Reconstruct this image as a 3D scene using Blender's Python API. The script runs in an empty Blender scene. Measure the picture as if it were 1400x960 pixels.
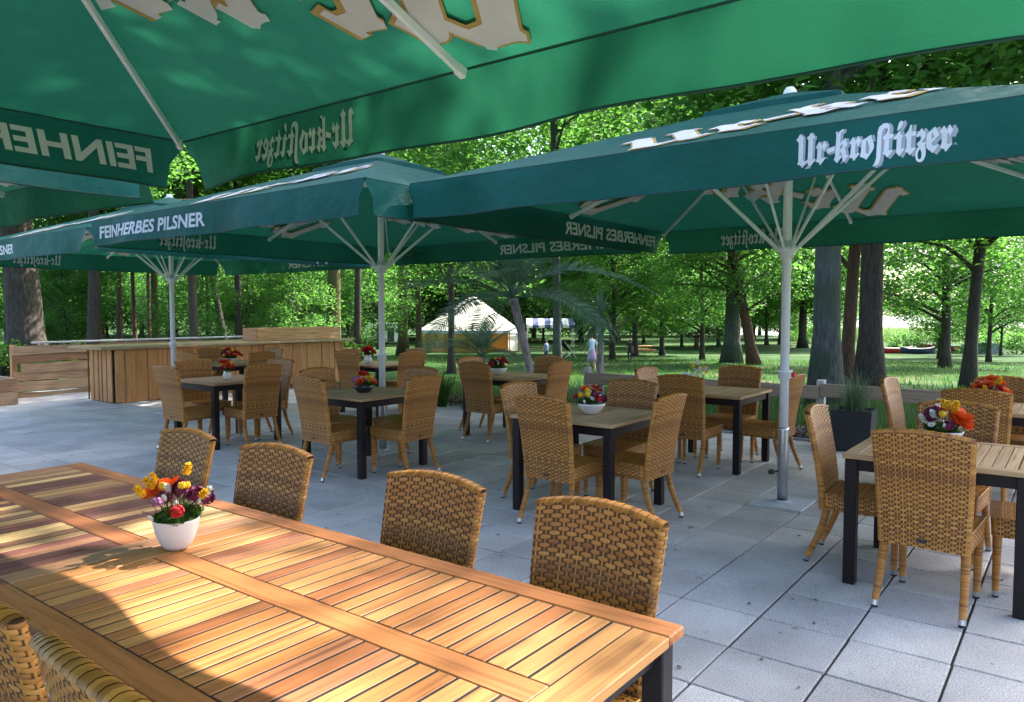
import bpy, bmesh, math, random
import numpy as np
from mathutils import Vector, Matrix, Euler, Quaternion
R = math.radians
scene = bpy.context.scene
col = scene.collection

# ------------------------------------------------------------------ camera, sky, sun, exposure
CAM_H = 1.55
YAW, PITCH = R(37.2), math.atan(54/1023)
cam_d = bpy.data.cameras.new('camera'); cam = bpy.data.objects.new('camera', cam_d); col.objects.link(cam)
cam_d.sensor_width = 36; cam_d.lens = 36*1023/1400; cam_d.clip_start = .05; cam_d.clip_end = 3000
cam.location = (0, 0, CAM_H); cam.rotation_euler = (R(90)-PITCH, 0, YAW-R(90))
scene.camera = cam
SUN_DIR = Vector((.9, -.25, 1.0)).normalized()
sun_el = math.asin(SUN_DIR.z); sun_az = math.atan2(SUN_DIR.x, SUN_DIR.y)
world = bpy.data.worlds.new('World'); scene.world = world; world.use_nodes = True
wn = world.node_tree.nodes; wl = world.node_tree.links
bg = wn['Background']; sky = wn.new('ShaderNodeTexSky'); sky.sky_type = 'NISHITA'; sky.sun_disc = False
sky.sun_elevation = sun_el; sky.sun_rotation = sun_az; sky.altitude = 100; sky.air_density = .8; sky.dust_density = 4.0; sky.ozone_density = 1.0
wl.new(sky.outputs[0], bg.inputs[0]); bg.inputs[1].default_value = .15
sl = bpy.data.lights.new('sun', 'SUN'); sl.energy = 3.6; sl.angle = R(.5); sl.color = (1, .955, .88)
sun = bpy.data.objects.new('sun', sl); col.objects.link(sun); sun.location = (20, -8, 30)
sun.rotation_euler = SUN_DIR.to_track_quat('Z', 'Y').to_euler()
scene.view_settings.view_transform = 'Standard'; scene.view_settings.look = 'None'
scene.view_settings.exposure = 2.45; scene.view_settings.gamma = 1
scene.view_settings.use_curve_mapping = False
scene.render.engine = 'CYCLES'
scene.cycles.max_bounces = 8; scene.cycles.diffuse_bounces = 4; scene.cycles.transmission_bounces = 6
scene.cycles.use_denoising = True

# ------------------------------------------------------------------ pixel helpers used for layout (ray of a picture point)
FW = Vector((math.cos(YAW)*math.cos(PITCH), math.sin(YAW)*math.cos(PITCH), -math.sin(PITCH)))
RT = Vector((math.sin(YAW), -math.cos(YAW), 0)); UP = RT.cross(FW)
def ground_z(x, y):
    if x < 9.6 and y < 16.2: return 0.
    d = max(0., x*.797+y*.605-11)
    e = min(d*.04, 2.3) + min(max(0, (d-112)*.03), .8)
    t = min(1, max(x-9.6, y-16.2, 0)/3)
    return -e*t
def at_depth(px, depth, z=None):
    d = FW + RT*((px-700)/1023)
    k = depth/(d.dot(FW)); p = Vector((0, 0, CAM_H)) + d*k
    return Vector((p.x, p.y, ground_z(p.x, p.y) if z is None else z))

# ------------------------------------------------------------------ materials
MATS = {}
def nodes(name):
    m = bpy.data.materials.new(name); m.use_nodes = True
    nt = m.node_tree; return m, nt, nt.nodes, nt.links, nt.nodes['Principled BSDF']
def ramp(n, cols):
    r = n.new('ShaderNodeValToRGB'); e = r.color_ramp.elements
    e[0].position, e[0].color = cols[0][0], (*cols[0][1], 1); e[1].position, e[1].color = cols[-1][0], (*cols[-1][1], 1)
    for p, c in cols[1:-1]:
        k = e.new(p); k.color = (*c, 1)
    return r
def coord(n, l, scale=(1, 1, 1), obj=True):
    t = n.new('ShaderNodeTexCoord'); mp = n.new('ShaderNodeMapping'); mp.inputs[3].default_value = scale
    l.new(t.outputs['Object' if obj else 'Generated'], mp.inputs[0]); return mp
def plain(name, c, rough=.6, metal=0., noise=0., nscale=30, bump=0., spec=.5):
    if name in MATS: return MATS[name]
    m, nt, n, l, b = nodes(name)
    b.inputs['Base Color'].default_value = (*c, 1); b.inputs['Roughness'].default_value = rough; b.inputs['Metallic'].default_value = metal
    b.inputs['Specular IOR Level'].default_value = spec
    if noise or bump:
        mp = coord(n, l); nz = n.new('ShaderNodeTexNoise'); nz.inputs['Scale'].default_value = nscale; nz.inputs['Detail'].default_value = 6
        l.new(mp.outputs[0], nz.inputs[0])
        if noise:
            r = ramp(n, [(.3, tuple(v*(1-noise) for v in c)), (.7, tuple(min(1, v*(1+noise)) for v in c))])
            l.new(nz.outputs[0], r.inputs[0]); l.new(r.outputs[0], b.inputs['Base Color'])
        if bump:
            bp = n.new('ShaderNodeBump'); bp.inputs['Strength'].default_value = bump; bp.inputs['Distance'].default_value = .01
            l.new(nz.outputs[0], bp.inputs['Height']); l.new(bp.outputs[0], b.inputs['Normal'])
    MATS[name] = m; return m
def wood(name, cols, axis='y', rough=.58, grain=1., island=False, bump=.15):
    """long grain along the object's own axis; colour varies from piece to piece"""
    m, nt, n, l, b = nodes(name)
    sc = {'x': (2.2, 55, 55), 'y': (55, 2.2, 55), 'z': (55, 55, 2.2)}[axis]
    oi = n.new('ShaderNodeObjectInfo'); geo = n.new('ShaderNodeNewGeometry')
    rnd = geo.outputs['Random Per Island'] if island else oi.outputs['Random']
    mp = coord(n, l, sc); add = n.new('ShaderNodeVectorMath'); add.operation = 'ADD'
    cx = n.new('ShaderNodeCombineXYZ'); ml = n.new('ShaderNodeMath'); ml.operation = 'MULTIPLY'; ml.inputs[1].default_value = 97
    l.new(rnd, ml.inputs[0]); [l.new(ml.outputs[0], cx.inputs[k]) for k in range(3)]
    l.new(mp.outputs[0], add.inputs[0]); l.new(cx.outputs[0], add.inputs[1])
    nz = n.new('ShaderNodeTexNoise'); nz.inputs['Scale'].default_value = 1; nz.inputs['Detail'].default_value = 7; nz.inputs['Distortion'].default_value = .6
    l.new(add.outputs[0], nz.inputs[0])
    r1 = ramp(n, cols); l.new(rnd, r1.inputs[0]); r1.color_ramp.interpolation = 'LINEAR'
    r2 = ramp(n, [(.28, (.5, .42, .36)), (.5, (.95, .93, .9)), (.6, (1, 1, 1)), (.75, (.86, .8, .74))]); l.new(nz.outputs[0], r2.inputs[0])
    mx = n.new('ShaderNodeMix'); mx.data_type = 'RGBA'; mx.blend_type = 'MULTIPLY'; mx.inputs[0].default_value = grain
    l.new(r1.outputs[0], mx.inputs[6]); l.new(r2.outputs[0], mx.inputs[7]); l.new(mx.outputs[2], b.inputs['Base Color'])
    b.inputs['Roughness'].default_value = rough
    bp = n.new('ShaderNodeBump'); bp.inputs['Strength'].default_value = bump; bp.inputs['Distance'].default_value = .004
    l.new(nz.outputs[0], bp.inputs['Height']); l.new(bp.outputs[0], b.inputs['Normal'])
    MATS[name] = m; return m
def leafy(name, cols, trans=.5, tcol=(.2, .36, .03), rough=.45):
    m, nt, n, l, b = nodes(name)
    geo = n.new('ShaderNodeNewGeometry'); r = ramp(n, cols); l.new(geo.outputs['Random Per Island'], r.inputs[0])
    l.new(r.outputs[0], b.inputs['Base Color']); b.inputs['Roughness'].default_value = rough; b.inputs['Specular IOR Level'].default_value = .35
    tr = n.new('ShaderNodeBsdfTranslucent'); tr.inputs[0].default_value = (*tcol, 1)
    mix = n.new('ShaderNodeMixShader'); mix.inputs[0].default_value = trans
    l.new(b.outputs[0], mix.inputs[1]); l.new(tr.outputs[0], mix.inputs[2]); l.new(mix.outputs[0], n['Material Output'].inputs[0])
    MATS[name] = m; return m
def fabric(name, c, tcol, trans=.35):
    m, nt, n, l, b = nodes(name)
    mp = coord(n, l); nz = n.new('ShaderNodeTexNoise'); nz.inputs['Scale'].default_value = 2.2; nz.inputs['Detail'].default_value = 4
    l.new(mp.outputs[0], nz.inputs[0])
    r = ramp(n, [(.3, tuple(v*.84 for v in c)), (.7, tuple(v*1.12 for v in c))]); l.new(nz.outputs[0], r.inputs[0]); l.new(r.outputs[0], b.inputs['Base Color'])
    b.inputs['Roughness'].default_value = .6; b.inputs['Specular IOR Level'].default_value = .22
    wv = n.new('ShaderNodeTexNoise'); wv.inputs['Scale'].default_value = 140; l.new(mp.outputs[0], wv.inputs[0])
    ad = n.new('ShaderNodeMath'); ad.operation = 'MULTIPLY_ADD'; ad.inputs[1].default_value = .05; l.new(wv.outputs[0], ad.inputs[0]); l.new(nz.outputs[0], ad.inputs[2])
    bp = n.new('ShaderNodeBump'); bp.inputs['Strength'].default_value = .9; bp.inputs['Distance'].default_value = .1
    l.new(ad.outputs[0], bp.inputs['Height']); l.new(bp.outputs[0], b.inputs['Normal'])
    tr = n.new('ShaderNodeBsdfTranslucent'); tr.inputs[0].default_value = (*tcol, 1)
    mix = n.new('ShaderNodeMixShader'); mix.inputs[0].default_value = trans
    l.new(b.outputs[0], mix.inputs[1]); l.new(tr.outputs[0], mix.inputs[2]); l.new(mix.outputs[0], n['Material Output'].inputs[0])
    MATS[name] = m; return m

M_TEAK = wood('teak_light', [(0, (.34, .15, .075)), (.18, (.52, .29, .125)), (.45, (.62, .42, .2)), (.7, (.56, .33, .15)), (1, (.42, .2, .1))])
M_TEAKD = wood('teak_dark', [(0, (.15, .06, .05)), (.35, (.25, .11, .075)), (.6, (.4, .24, .12)), (.8, (.2, .09, .065)), (1, (.52, .36, .19))])
M_TEAKF = wood('teak_frame', [(0, (.36, .12, .03)), (1, (.43, .165, .045))], axis='y')
M_TEAKX = wood('teak_frame_cross', [(0, (.42, .17, .05)), (1, (.52, .26, .08))], axis='x')
M_TEAKG = wood('teak_weathered', [(0, (.33, .24, .15)), (.5, (.42, .31, .2)), (1, (.38, .27, .17))], axis='y')
M_BOARD = wood('larch_board', [(0, (.4, .17, .06)), (.35, (.56, .29, .11)), (.7, (.48, .23, .085)), (1, (.62, .35, .14))], axis='z', rough=.7, bump=.4)
M_PLANK = wood('larch_plank', [(0, (.34, .17, .09)), (.5, (.52, .36, .23)), (1, (.44, .25, .13))], axis='x', rough=.7, bump=.4)
M_RAIL = wood('rail_plank', [(0, (.3, .22, .15)), (1, (.38, .28, .19))], axis='y', rough=.75, bump=.4)
M_STEEL = plain('dark_steel', (.014, .012, .015), .45, .0, noise=.2, spec=.3)
M_BROWNMETAL = plain('brown_painted_metal', (.011, .007, .008), .5, spec=.25)
M_WHITEMETAL = plain('white_painted_metal', (.76, .77, .79), .38, noise=.05)
M_ALU = plain('brushed_aluminium', (.55, .56, .58), .3, 1.)
M_RUBBER = plain('black_rubber', (.012, .012, .012), .6)
M_CANOPY = fabric('green_canopy_fabric', (.001, .078, .066), (.07, .52, .26), .08)
M_HEM_SHADE = plain('green_hem_and_fold_shade', (.003, .05, .042), .7)  # hem cloth, also the painted shade of the fold under the roof edge
M_LETTER = fabric('white_print', (.84, .84, .86), (.85, .85, .85), .3)
M_GOLD = fabric('gold_print', (.62, .42, .14), (.62, .42, .14), .3)
M_GREY = plain('grey_print', (.32, .33, .36), .6)
M_LEAF = leafy('oak_leaf', [(0, (.016, .055, .016)), (.5, (.034, .1, .026)), (1, (.065, .15, .035))], .5, (.13, .36, .045))
M_LEAF2 = leafy('beech_leaf', [(0, (.022, .07, .018)), (.5, (.042, .12, .028)), (1, (.085, .18, .04))], .54, (.16, .4, .06))
M_LEAFB = leafy('shrub_leaf', [(0, (.015, .05, .012)), (.5, (.03, .09, .018)), (1, (.06, .13, .025))], .4, (.12, .3, .03))
M_PALM = leafy('palm_leaflet', [(0, (.04, .09, .06)), (.5, (.075, .15, .095)), (1, (.15, .22, .14))], .3, (.14, .26, .1))
M_GRASSB = leafy('grass_blade', [(0, (.014, .05, .01)), (.6, (.03, .09, .017)), (1, (.07, .12, .03))], .35, (.1, .24, .035))
M_STRAND = None
def wicker(name, k):
    m, nt, n, l, b = nodes(name)
    geo = n.new('ShaderNodeNewGeometry')
    r = ramp(n, [(0, (.22*k, .078*k, .012*k)), (.25, (.36*k, .14*k, .022*k)), (.7, (.45*k, .19*k, .033*k)), (1, (.52*k, .24*k, .05*k))])
    l.new(geo.outputs['Random Per Island'], r.inputs[0]); l.new(r.outputs[0], b.inputs['Base Color'])
    b.inputs['Roughness'].default_value = .42; b.inputs['Specular IOR Level'].default_value = .5
    MATS[name] = m; return m
M_STRAND = wicker('honey_wicker', 1.0)
M_CORE = plain('wicker_core', (.1, .042, .012), .8)
def bark_mat(name, c1, c2, moss=None):
    m, nt, n, l, b = nodes(name)
    mp = coord(n, l, (7, 7, 1.6)); v = n.new('ShaderNodeTexVoronoi'); v.inputs['Scale'].default_value = 2.2; v.feature = 'DISTANCE_TO_EDGE'
    nz = n.new('ShaderNodeTexNoise'); nz.inputs['Scale'].default_value = 3; nz.inputs['Detail'].default_value = 8
    l.new(mp.outputs[0], nz.inputs[0]); l.new(mp.outputs[0], v.inputs[0])
    r = ramp(n, [(.3, c1), (.7, c2)]); l.new(nz.outputs[0], r.inputs[0]); out = r.outputs[0]
    if moss:
        mp2 = coord(n, l); n2 = n.new('ShaderNodeTexNoise'); n2.inputs['Scale'].default_value = 1.3; l.new(mp2.outputs[0], n2.inputs[0])
        r2 = ramp(n, [(.42, (0, 0, 0)), (.6, (1, 1, 1))]); l.new(n2.outputs[0], r2.inputs[0])
        mx = n.new('ShaderNodeMix'); mx.data_type = 'RGBA'; l.new(r2.outputs[0], mx.inputs[0]); l.new(out, mx.inputs[6]); mx.inputs[7].default_value = (*moss, 1); out = mx.outputs[2]
    l.new(out, b.inputs['Base Color']); b.inputs['Roughness'].default_value = .9
    bp = n.new('ShaderNodeBump'); bp.inputs['Strength'].default_value = .9; bp.inputs['Distance'].default_value = .04
    mt = n.new('ShaderNodeMath'); mt.operation = 'ADD'; l.new(v.outputs[0], mt.inputs[0]); l.new(nz.outputs[0], mt.inputs[1])
    l.new(mt.outputs[0], bp.inputs['Height']); l.new(bp.outputs[0], b.inputs['Normal'])
    MATS[name] = m; return m
M_BARK = bark_mat('oak_bark', (.022, .017, .013), (.07, .053, .04))
M_BARKG = bark_mat('grey_bark', (.035, .038, .034), (.1, .105, .092), (.04, .06, .03))
M_BARKR = bark_mat('pine_bark', (.04, .02, .013), (.13, .065, .038))
M_BARKM = bark_mat('mossy_bark', (.045, .04, .018), (.13, .1, .04), (.08, .075, .018))

def paving():
    m, nt, n, l, b = nodes('concrete_slab')
    oi = n.new('ShaderNodeObjectInfo'); geo = n.new('ShaderNodeNewGeometry')
    t = n.new('ShaderNodeTexCoord')
    g = n.new('ShaderNodeNewGeometry')
    sp = n.new('ShaderNodeTexNoise'); sp.inputs['Scale'].default_value = 170; sp.inputs['Detail'].default_value = 3; l.new(g.outputs['Position'], sp.inputs[0])
    bl = n.new('ShaderNodeTexNoise'); bl.inputs['Scale'].default_value = 2.3; bl.inputs['Detail'].default_value = 5; l.new(g.outputs['Position'], bl.inputs[0])
    r1 = ramp(n, [(.34, (.32, .3, .29)), (.5, (.52, .5, .48)), (.66, (.7, .68, .66))]); l.new(sp.outputs[0], r1.inputs[0])
    r2 = ramp(n, [(.3, (.74, .74, .73)), (.7, (1.06, 1.06, 1.06))]); l.new(bl.outputs[0], r2.inputs[0])
    mx = n.new('ShaderNodeMix'); mx.data_type = 'RGBA'; mx.blend_type = 'MULTIPLY'; mx.inputs[0].default_value = 1
    l.new(r1.outputs[0], mx.inputs[6]); l.new(r2.outputs[0], mx.inputs[7])
    rr = ramp(n, [(0, (.86, .86, .87)), (1, (1.08, 1.08, 1.07))]); l.new(geo.outputs['Random Per Island'], rr.inputs[0])
    ro = ramp(n, [(0, (.8, .8, .81)), (1, (1.06, 1.06, 1.05))]); l.new(oi.outputs['Random'], ro.inputs[0])
    m2 = n.new('ShaderNodeMix'); m2.data_type = 'RGBA'; m2.blend_type = 'MULTIPLY'; m2.inputs[0].default_value = 1
    m3 = n.new('ShaderNodeMix'); m3.data_type = 'RGBA'; m3.blend_type = 'MULTIPLY'; m3.inputs[0].default_value = 1
    l.new(mx.outputs[2], m2.inputs[6]); l.new(rr.outputs[0], m2.inputs[7]); l.new(m2.outputs[2], m3.inputs[6]); l.new(ro.outputs[0], m3.inputs[7])
    st = n.new('ShaderNodeTexNoise'); st.inputs['Scale'].default_value = 9; st.inputs['Detail'].default_value = 4; l.new(g.outputs['Position'], st.inputs[0])
    rs = ramp(n, [(.24, (.45, .43, .4)), (.33, (1, 1, 1))]); l.new(st.outputs[0], rs.inputs[0])
    m4 = n.new('ShaderNodeMix'); m4.data_type = 'RGBA'; m4.blend_type = 'MULTIPLY'; m4.inputs[0].default_value = .8
    l.new(m3.outputs[2], m4.inputs[6]); l.new(rs.outputs[0], m4.inputs[7])
    l.new(m4.outputs[2], b.inputs['Base Color']); b.inputs['Roughness'].default_value = .85
    bp = n.new('ShaderNodeBump'); bp.inputs['Strength'].default_value = .35; bp.inputs['Distance'].default_value = .003
    l.new(sp.outputs[0], bp.inputs['Height']); l.new(bp.outputs[0], b.inputs['Normal'])
    return m
M_PAVE = paving()
M_JOINT = plain('joint_sand', (.035, .032, .026), .95, noise=.4, nscale=60)
def lawn_mat():
    m, nt, n, l, b = nodes('lawn')
    g = n.new('ShaderNodeNewGeometry')
    a = n.new('ShaderNodeTexNoise'); a.inputs['Scale'].default_value = .35; a.inputs['Detail'].default_value = 6; l.new(g.outputs['Position'], a.inputs[0])
    f = n.new('ShaderNodeTexNoise'); f.inputs['Scale'].default_value = 9; f.inputs['Detail'].default_value = 6; l.new(g.outputs['Position'], f.inputs[0])
    r = ramp(n, [(.3, (.012, .042, .010)), (.5, (.023, .068, .015)), (.62, (.05, .08, .024)), (.75, (.12, .105, .06))])
    ad = n.new('ShaderNodeMath'); ad.operation = 'MULTIPLY_ADD'; ad.inputs[1].default_value = .35; l.new(f.outputs[0], ad.inputs[0])
    sb = n.new('ShaderNodeMath'); sb.operation = 'SUBTRACT'; sb.inputs[1].default_value = .17; l.new(a.outputs[0], sb.inputs[0]); l.new(sb.outputs[0], ad.inputs[2])
    l.new(ad.outputs[0], r.inputs[0]); l.new(r.outputs[0], b.inputs['Base Color']); b.inputs['Roughness'].default_value = .95; b.inputs['Specular IOR Level'].default_value = .1
    bp = n.new('ShaderNodeBump'); bp.inputs['Strength'].default_value = .8; bp.inputs['Distance'].default_value = .05
    l.new(f.outputs[0], bp.inputs['Height']); l.new(bp.outputs[0], b.inputs['Normal'])
    return m
M_LAWN = lawn_mat()
M_MULCH = plain('bark_mulch', (.07, .045, .035), .95, noise=.6, nscale=25, bump=.8)
M_CHIP = wood('bark_chip', [(0, (.04, .02, .014)), (.5, (.12, .07, .045)), (1, (.24, .17, .13))], island=True)
M_WATER = plain('lake_water', (.25, .3, .36), .12, bump=.15, nscale=1.2)

# ------------------------------------------------------------------ mesh helpers
class MB:
    def __init__(s): s.v, s.f, s.m = [], [], []
    def add(s, vs, fs, mi=0):
        o = len(s.v); s.v += [tuple(v) for v in vs]; s.f += [tuple(i+o for i in f) for f in fs]; s.m += [mi]*len(fs)
    def box(s, c, d, mi=0, rot=None, bev=0.):
        x, y, z = d[0]/2, d[1]/2, d[2]/2
        if bev:
            b = min(bev, x*.9, y*.9, z*.9); vs = []
            for sx in (-1, 1):
                for sy in (-1, 1):
                    for sz in (-1, 1):
                        vs += [(sx*x, sy*(y-b), sz*(z-b)), (sx*(x-b), sy*y, sz*(z-b)), (sx*(x-b), sy*(y-b), sz*z)]
            I = lambda sx, sy, sz, k: ((sx > 0)*4+(sy > 0)*2+(sz > 0))*3+k
            fs = []
            for q in (-1, 1):
                fs.append([I(q, -1, -1, 0), I(q, 1, -1, 0), I(q, 1, 1, 0), I(q, -1, 1, 0)])
                fs.append([I(-1, q, -1, 1), I(1, q, -1, 1), I(1, q, 1, 1), I(-1, q, 1, 1)])
                fs.append([I(-1, -1, q, 2), I(1, -1, q, 2), I(1, 1, q, 2), I(-1, 1, q, 2)])
            for a in (-1, 1):
                for c_ in (-1, 1):
                    fs.append([I(a, c_, -1, 0), I(a, c_, 1, 0), I(a, c_, 1, 1), I(a, c_, -1, 1)])
                    fs.append([I(a, -1, c_, 0), I(a, 1, c_, 0), I(a, 1, c_, 2), I(a, -1, c_, 2)])
                    fs.append([I(-1, a, c_, 1), I(1, a, c_, 1), I(1, a, c_, 2), I(-1, a, c_, 2)])
                    for e in (-1, 1): fs.append([I(a, c_, e, 0), I(a, c_, e, 1), I(a, c_, e, 2)])
        else:
            vs = [(sx*x, sy*y, sz*z) for sx in (-1, 1) for sy in (-1, 1) for sz in (-1, 1)]
            fs = [(0, 1, 3, 2), (4, 6, 7, 5), (0, 4, 5, 1), (2, 3, 7, 6), (0, 2, 6, 4), (1, 5, 7, 3)]
        if rot is not None: vs = [rot @ Vector(v) for v in vs]
        s.add([(v[0]+c[0], v[1]+c[1], v[2]+c[2]) for v in vs], fs, mi)
    def tube(s, pts, rad, n=8, mi=0, cap=True, sy=1.):
        pts = [Vector(p) for p in pts]; rad = rad if hasattr(rad, '__len__') else [rad]*len(pts)
        rings = []; ref = None
        for i, p in enumerate(pts):
            t = (pts[min(i+1, len(pts)-1)]-pts[max(i-1, 0)]).normalized()
            if ref is None: ref = Vector((1, 0, 0)) if abs(t.x) < .8 else Vector((0, 1, 0))
            a = (ref-t*ref.dot(t)).normalized(); ref = a; b = t.cross(a)
            rings.append([p+(a*math.cos(2*math.pi*k/n)+b*math.sin(2*math.pi*k/n)*sy)*rad[i] for k in range(n)])
        vs = [v for r in rings for v in r]; fs = []
        for i in range(len(rings)-1):
            for k in range(n):
                k2 = (k+1) % n; fs.append((i*n+k, i*n+k2, (i+1)*n+k2, (i+1)*n+k))
        if cap: fs += [tuple(reversed(range(n))), tuple((len(rings)-1)*n+k for k in range(n))]
        s.add(vs, fs, mi)
    def lathe(s, prof, n=20, mi=0, c=(0, 0, 0), rib=0.):
        vs = []; fs = []
        for (r, z) in prof:
            for k in range(n):
                a = 2*math.pi*k/n; rr = r*(1+rib*(k % 2)); vs.append((c[0]+rr*math.cos(a), c[1]+rr*math.sin(a), c[2]+z))
        for i in range(len(prof)-1):
            for k in range(n):
                k2 = (k+1) % n; fs.append((i*n+k, i*n+k2, (i+1)*n+k2, (i+1)*n+k))
        s.add(vs, fs, mi)
    def mesh(s, name, mats, smooth=False):
        me = bpy.data.meshes.new(name); me.from_pydata(s.v, [], s.f)
        for m in (mats if isinstance(mats, (list, tuple)) else [mats]): me.materials.append(m)
        if any(s.m): me.polygons.foreach_set('material_index', s.m)
        if smooth: me.polygons.foreach_set('use_smooth', [True]*len(s.f))
        me.update(); return me
def fixn(me):
    bm = bmesh.new(); bm.from_mesh(me); bmesh.ops.recalc_face_normals(bm, faces=bm.faces); bm.to_mesh(me); bm.free(); return me
def np_mesh(name, V, F, mat, smooth=False):
    V = np.asarray(V, np.float32).reshape(-1, 3); F = np.asarray(F, np.int32); k = F.shape[1]
    me = bpy.data.meshes.new(name); me.vertices.add(len(V)); me.vertices.foreach_set('co', V.ravel())
    me.loops.add(F.size); me.loops.foreach_set('vertex_index', F.ravel())
    me.polygons.add(len(F)); me.polygons.foreach_set('loop_start', np.arange(0, F.size, k, dtype=np.int32))
    if smooth: me.polygons.foreach_set('use_smooth', np.ones(len(F), bool))
    me.materials.append(mat); me.update(calc_edges=True); return me
def ob(name, me, parent=None, loc=(0, 0, 0), rot=(0, 0, 0), scale=(1, 1, 1), kind=None, label=None):
    o = bpy.data.objects.new(name, me); col.objects.link(o); o.location = loc; o.rotation_euler = rot; o.scale = scale
    if parent: o.parent = parent
    if kind: o['kind'] = kind
    if label: o['label'] = label
    return o
def thing(name, label, cat, loc=(0, 0, 0), rotz=0, group=None, rot=None, scale=1., me=None):
    o = bpy.data.objects.new(name, me); col.objects.link(o); o.location = loc; o.rotation_euler = rot if rot else (0, 0, rotz); o.scale = (scale,)*3
    o['label'] = label; o['category'] = cat
    if group: o['group'] = group
    if me is None: o.empty_display_size = .2
    return o

# ------------------------------------------------------------------ the setting: lawn, terrace, mulch, lake
def build_ground():
    ax = np.concatenate([np.arange(-40, -4, 4), np.arange(-4, 40, 1.), np.arange(40, 140, 4), np.arange(140, 1600, 40)])
    ay = np.concatenate([np.arange(-400, -40, 40), np.arange(-40, 60, 1.), np.arange(60, 140, 4), np.arange(140, 1600, 40)])
    V = []; rng = np.random.default_rng(3)
    for y in ay:
        for x in ax:
            z = ground_z(x, y)
            if x < 9.3 and y < 15.9: z = -.06
            elif x < 60 and y < 60: z += rng.normal()*.025
            V.append((x, y, z-.02))
    nx = len(ax); F = [(j*nx+i, j*nx+i+1, (j+1)*nx+i+1, (j+1)*nx+i) for j in range(len(ay)-1) for i in range(nx-1)]
    o = ob('lawn_ground', np_mesh('lawn_ground', V, F, M_LAWN, True), kind='structure')
build_ground()
# terrace: a bedding slab with every concrete paver a piece of its own
PT = .425; A0 = 3.73; B0 = .828; JW = .011
m = MB(); m.box((3.6, 6.9, -.052), (11.2, 18.2, .08)); terrace = ob('terrace', m.mesh('terrace_bed', M_JOINT), kind='structure')
m = MB(); m.box((0, 0, -.0225), (PT-JW, PT-JW, .045), bev=.004); tile_me = fixn(m.mesh('paving_slab', M_PAVE))
def build_paving():
    rnd = random.Random(5); near = []; far = []
    for i in range(-13, 13):
        for j in range(-6, 36):
            x, y = A0+(i+.5)*PT, B0+(j+.5)*PT
            if x > 9.15 or x < -1.9 or y < -2: continue
            v = Vector((x, y, 0))-Vector((0, 0, CAM_H)); w = v.dot(FW)
            vis = False
            if w > .5:
                px, py = 700+1023*v.dot(RT)/w, 480-1023*v.dot(UP)/w
                vis = -60 < px < 1460 and 400 < py < 1040
                # under the near table
                if .75 < x < 1.75 and y > .8: vis = vis and False
            (near if vis else far).append((w, x, y))
    near.sort(); far += near[300:]; near = near[:300]
    tz = lambda: (rnd.uniform(-.0012, .0012), R(rnd.uniform(-.12, .12)), R(rnd.uniform(-.12, .12)))
    for w, x, y in near:
        a = tz(); ob('paving_slab', tile_me, terrace, (x+rnd.uniform(-.0015, .0015), y+rnd.uniform(-.0015, .0015), a[0]), (a[1], a[2], R(rnd.choice((0, 90, 180, 270))+rnd.uniform(-.25, .25))))
    mb = MB(); tv = [v.co.copy() for v in tile_me.vertices]; tf = [tuple(p.vertices) for p in tile_me.polygons]
    for w, x, y in far:
        a = tz(); M = Matrix.Translation((x, y, a[0])) @ Euler((a[1], a[2], 0)).to_matrix().to_4x4()
        mb.add([M @ v for v in tv], tf)
    ob('further_paving_slabs', mb.mesh('further_paving_slabs', M_PAVE), terrace, kind='stuff')
build_paving()
def build_edge():
    rnd = random.Random(8)
    m = MB(); m.box((9.215, 6.5, -.02), (.05, 17.4, .1), bev=.006)
    ob('terrace_edging', fixn(m.mesh('terrace_edging', plain('edging_concrete', (.24, .24, .25), .9, noise=.2))), kind='structure')
    m = MB(); n = 40
    vs = []; fs = []
    for j in range(n):
        for i in range(5):
            x = 9.25+i*.16; y = -2.5+j*.47
            vs.append((x, y, .0+.03*math.sin(i/4*math.pi)+rnd.uniform(-.01, .01)))
    for j in range(n-1):
        for i in range(4): fs.append((j*5+i, j*5+i+1, j*5+i+6, j*5+i+5))
    m.add(vs, fs); ob('mulch_bed', m.mesh('mulch_bed', M_MULCH), kind='structure')
    m = MB()
    for k in range(5200):
        x = 9.25+rnd.random()*.7; y = rnd.uniform(-1, 13)
        e = Euler((rnd.uniform(-.6, .6), rnd.uniform(-.6, .6), rnd.uniform(0, 6.3))).to_matrix()
        m.box((x, y, .045+rnd.random()*.03), (rnd.uniform(.03, .09), rnd.uniform(.012, .03), .008), rot=e)
    ob('bark_chips', m.mesh('bark_chips', M_CHIP), kind='stuff')['label'] = 'brown bark chips mulching the bed along the terrace edge'
build_edge()
def blades(name, pts, hmin, hmax, w, mat, seed, lean=.35, label=None, parent=None):
    rng = np.random.default_rng(seed); n = len(pts); P = np.asarray(pts, float)
    a = rng.uniform(0, 6.283, n); h = rng.uniform(hmin, hmax, n); d = np.stack([np.cos(a), np.sin(a), 0*a], 1); t = np.stack([-np.sin(a), np.cos(a), 0*a], 1)
    ln = rng.uniform(.1, 1, n)*lean
    up = np.array([0, 0, 1.])
    p0 = P-t*w/2; p1 = P+t*w/2
    md = P+up*(h*.6)[:, None]+d*(h*ln*.35)[:, None]; tp = P+up*h[:, None]*(1-ln*.3)[:, None]+d*(h*ln)[:, None]
    V = np.stack([p0, p1, md+t*w*.35, md-t*w*.35, tp-t*w*.06, tp+t*w*.06], 1).reshape(-1, 3)
    b = np.arange(n)[:, None]*6
    F = np.concatenate([b+np.array([[0, 1, 2, 3]]), b+np.array([[3, 2, 5, 4]])], 0)
    me = np_mesh(name, V, F, mat)
    if parent is not None: return ob(name, me, parent)
    o = ob(name, me, kind='stuff')
    if label: o['label'] = label
    return o
rng = np.random.default_rng(12)
P = []
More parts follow.
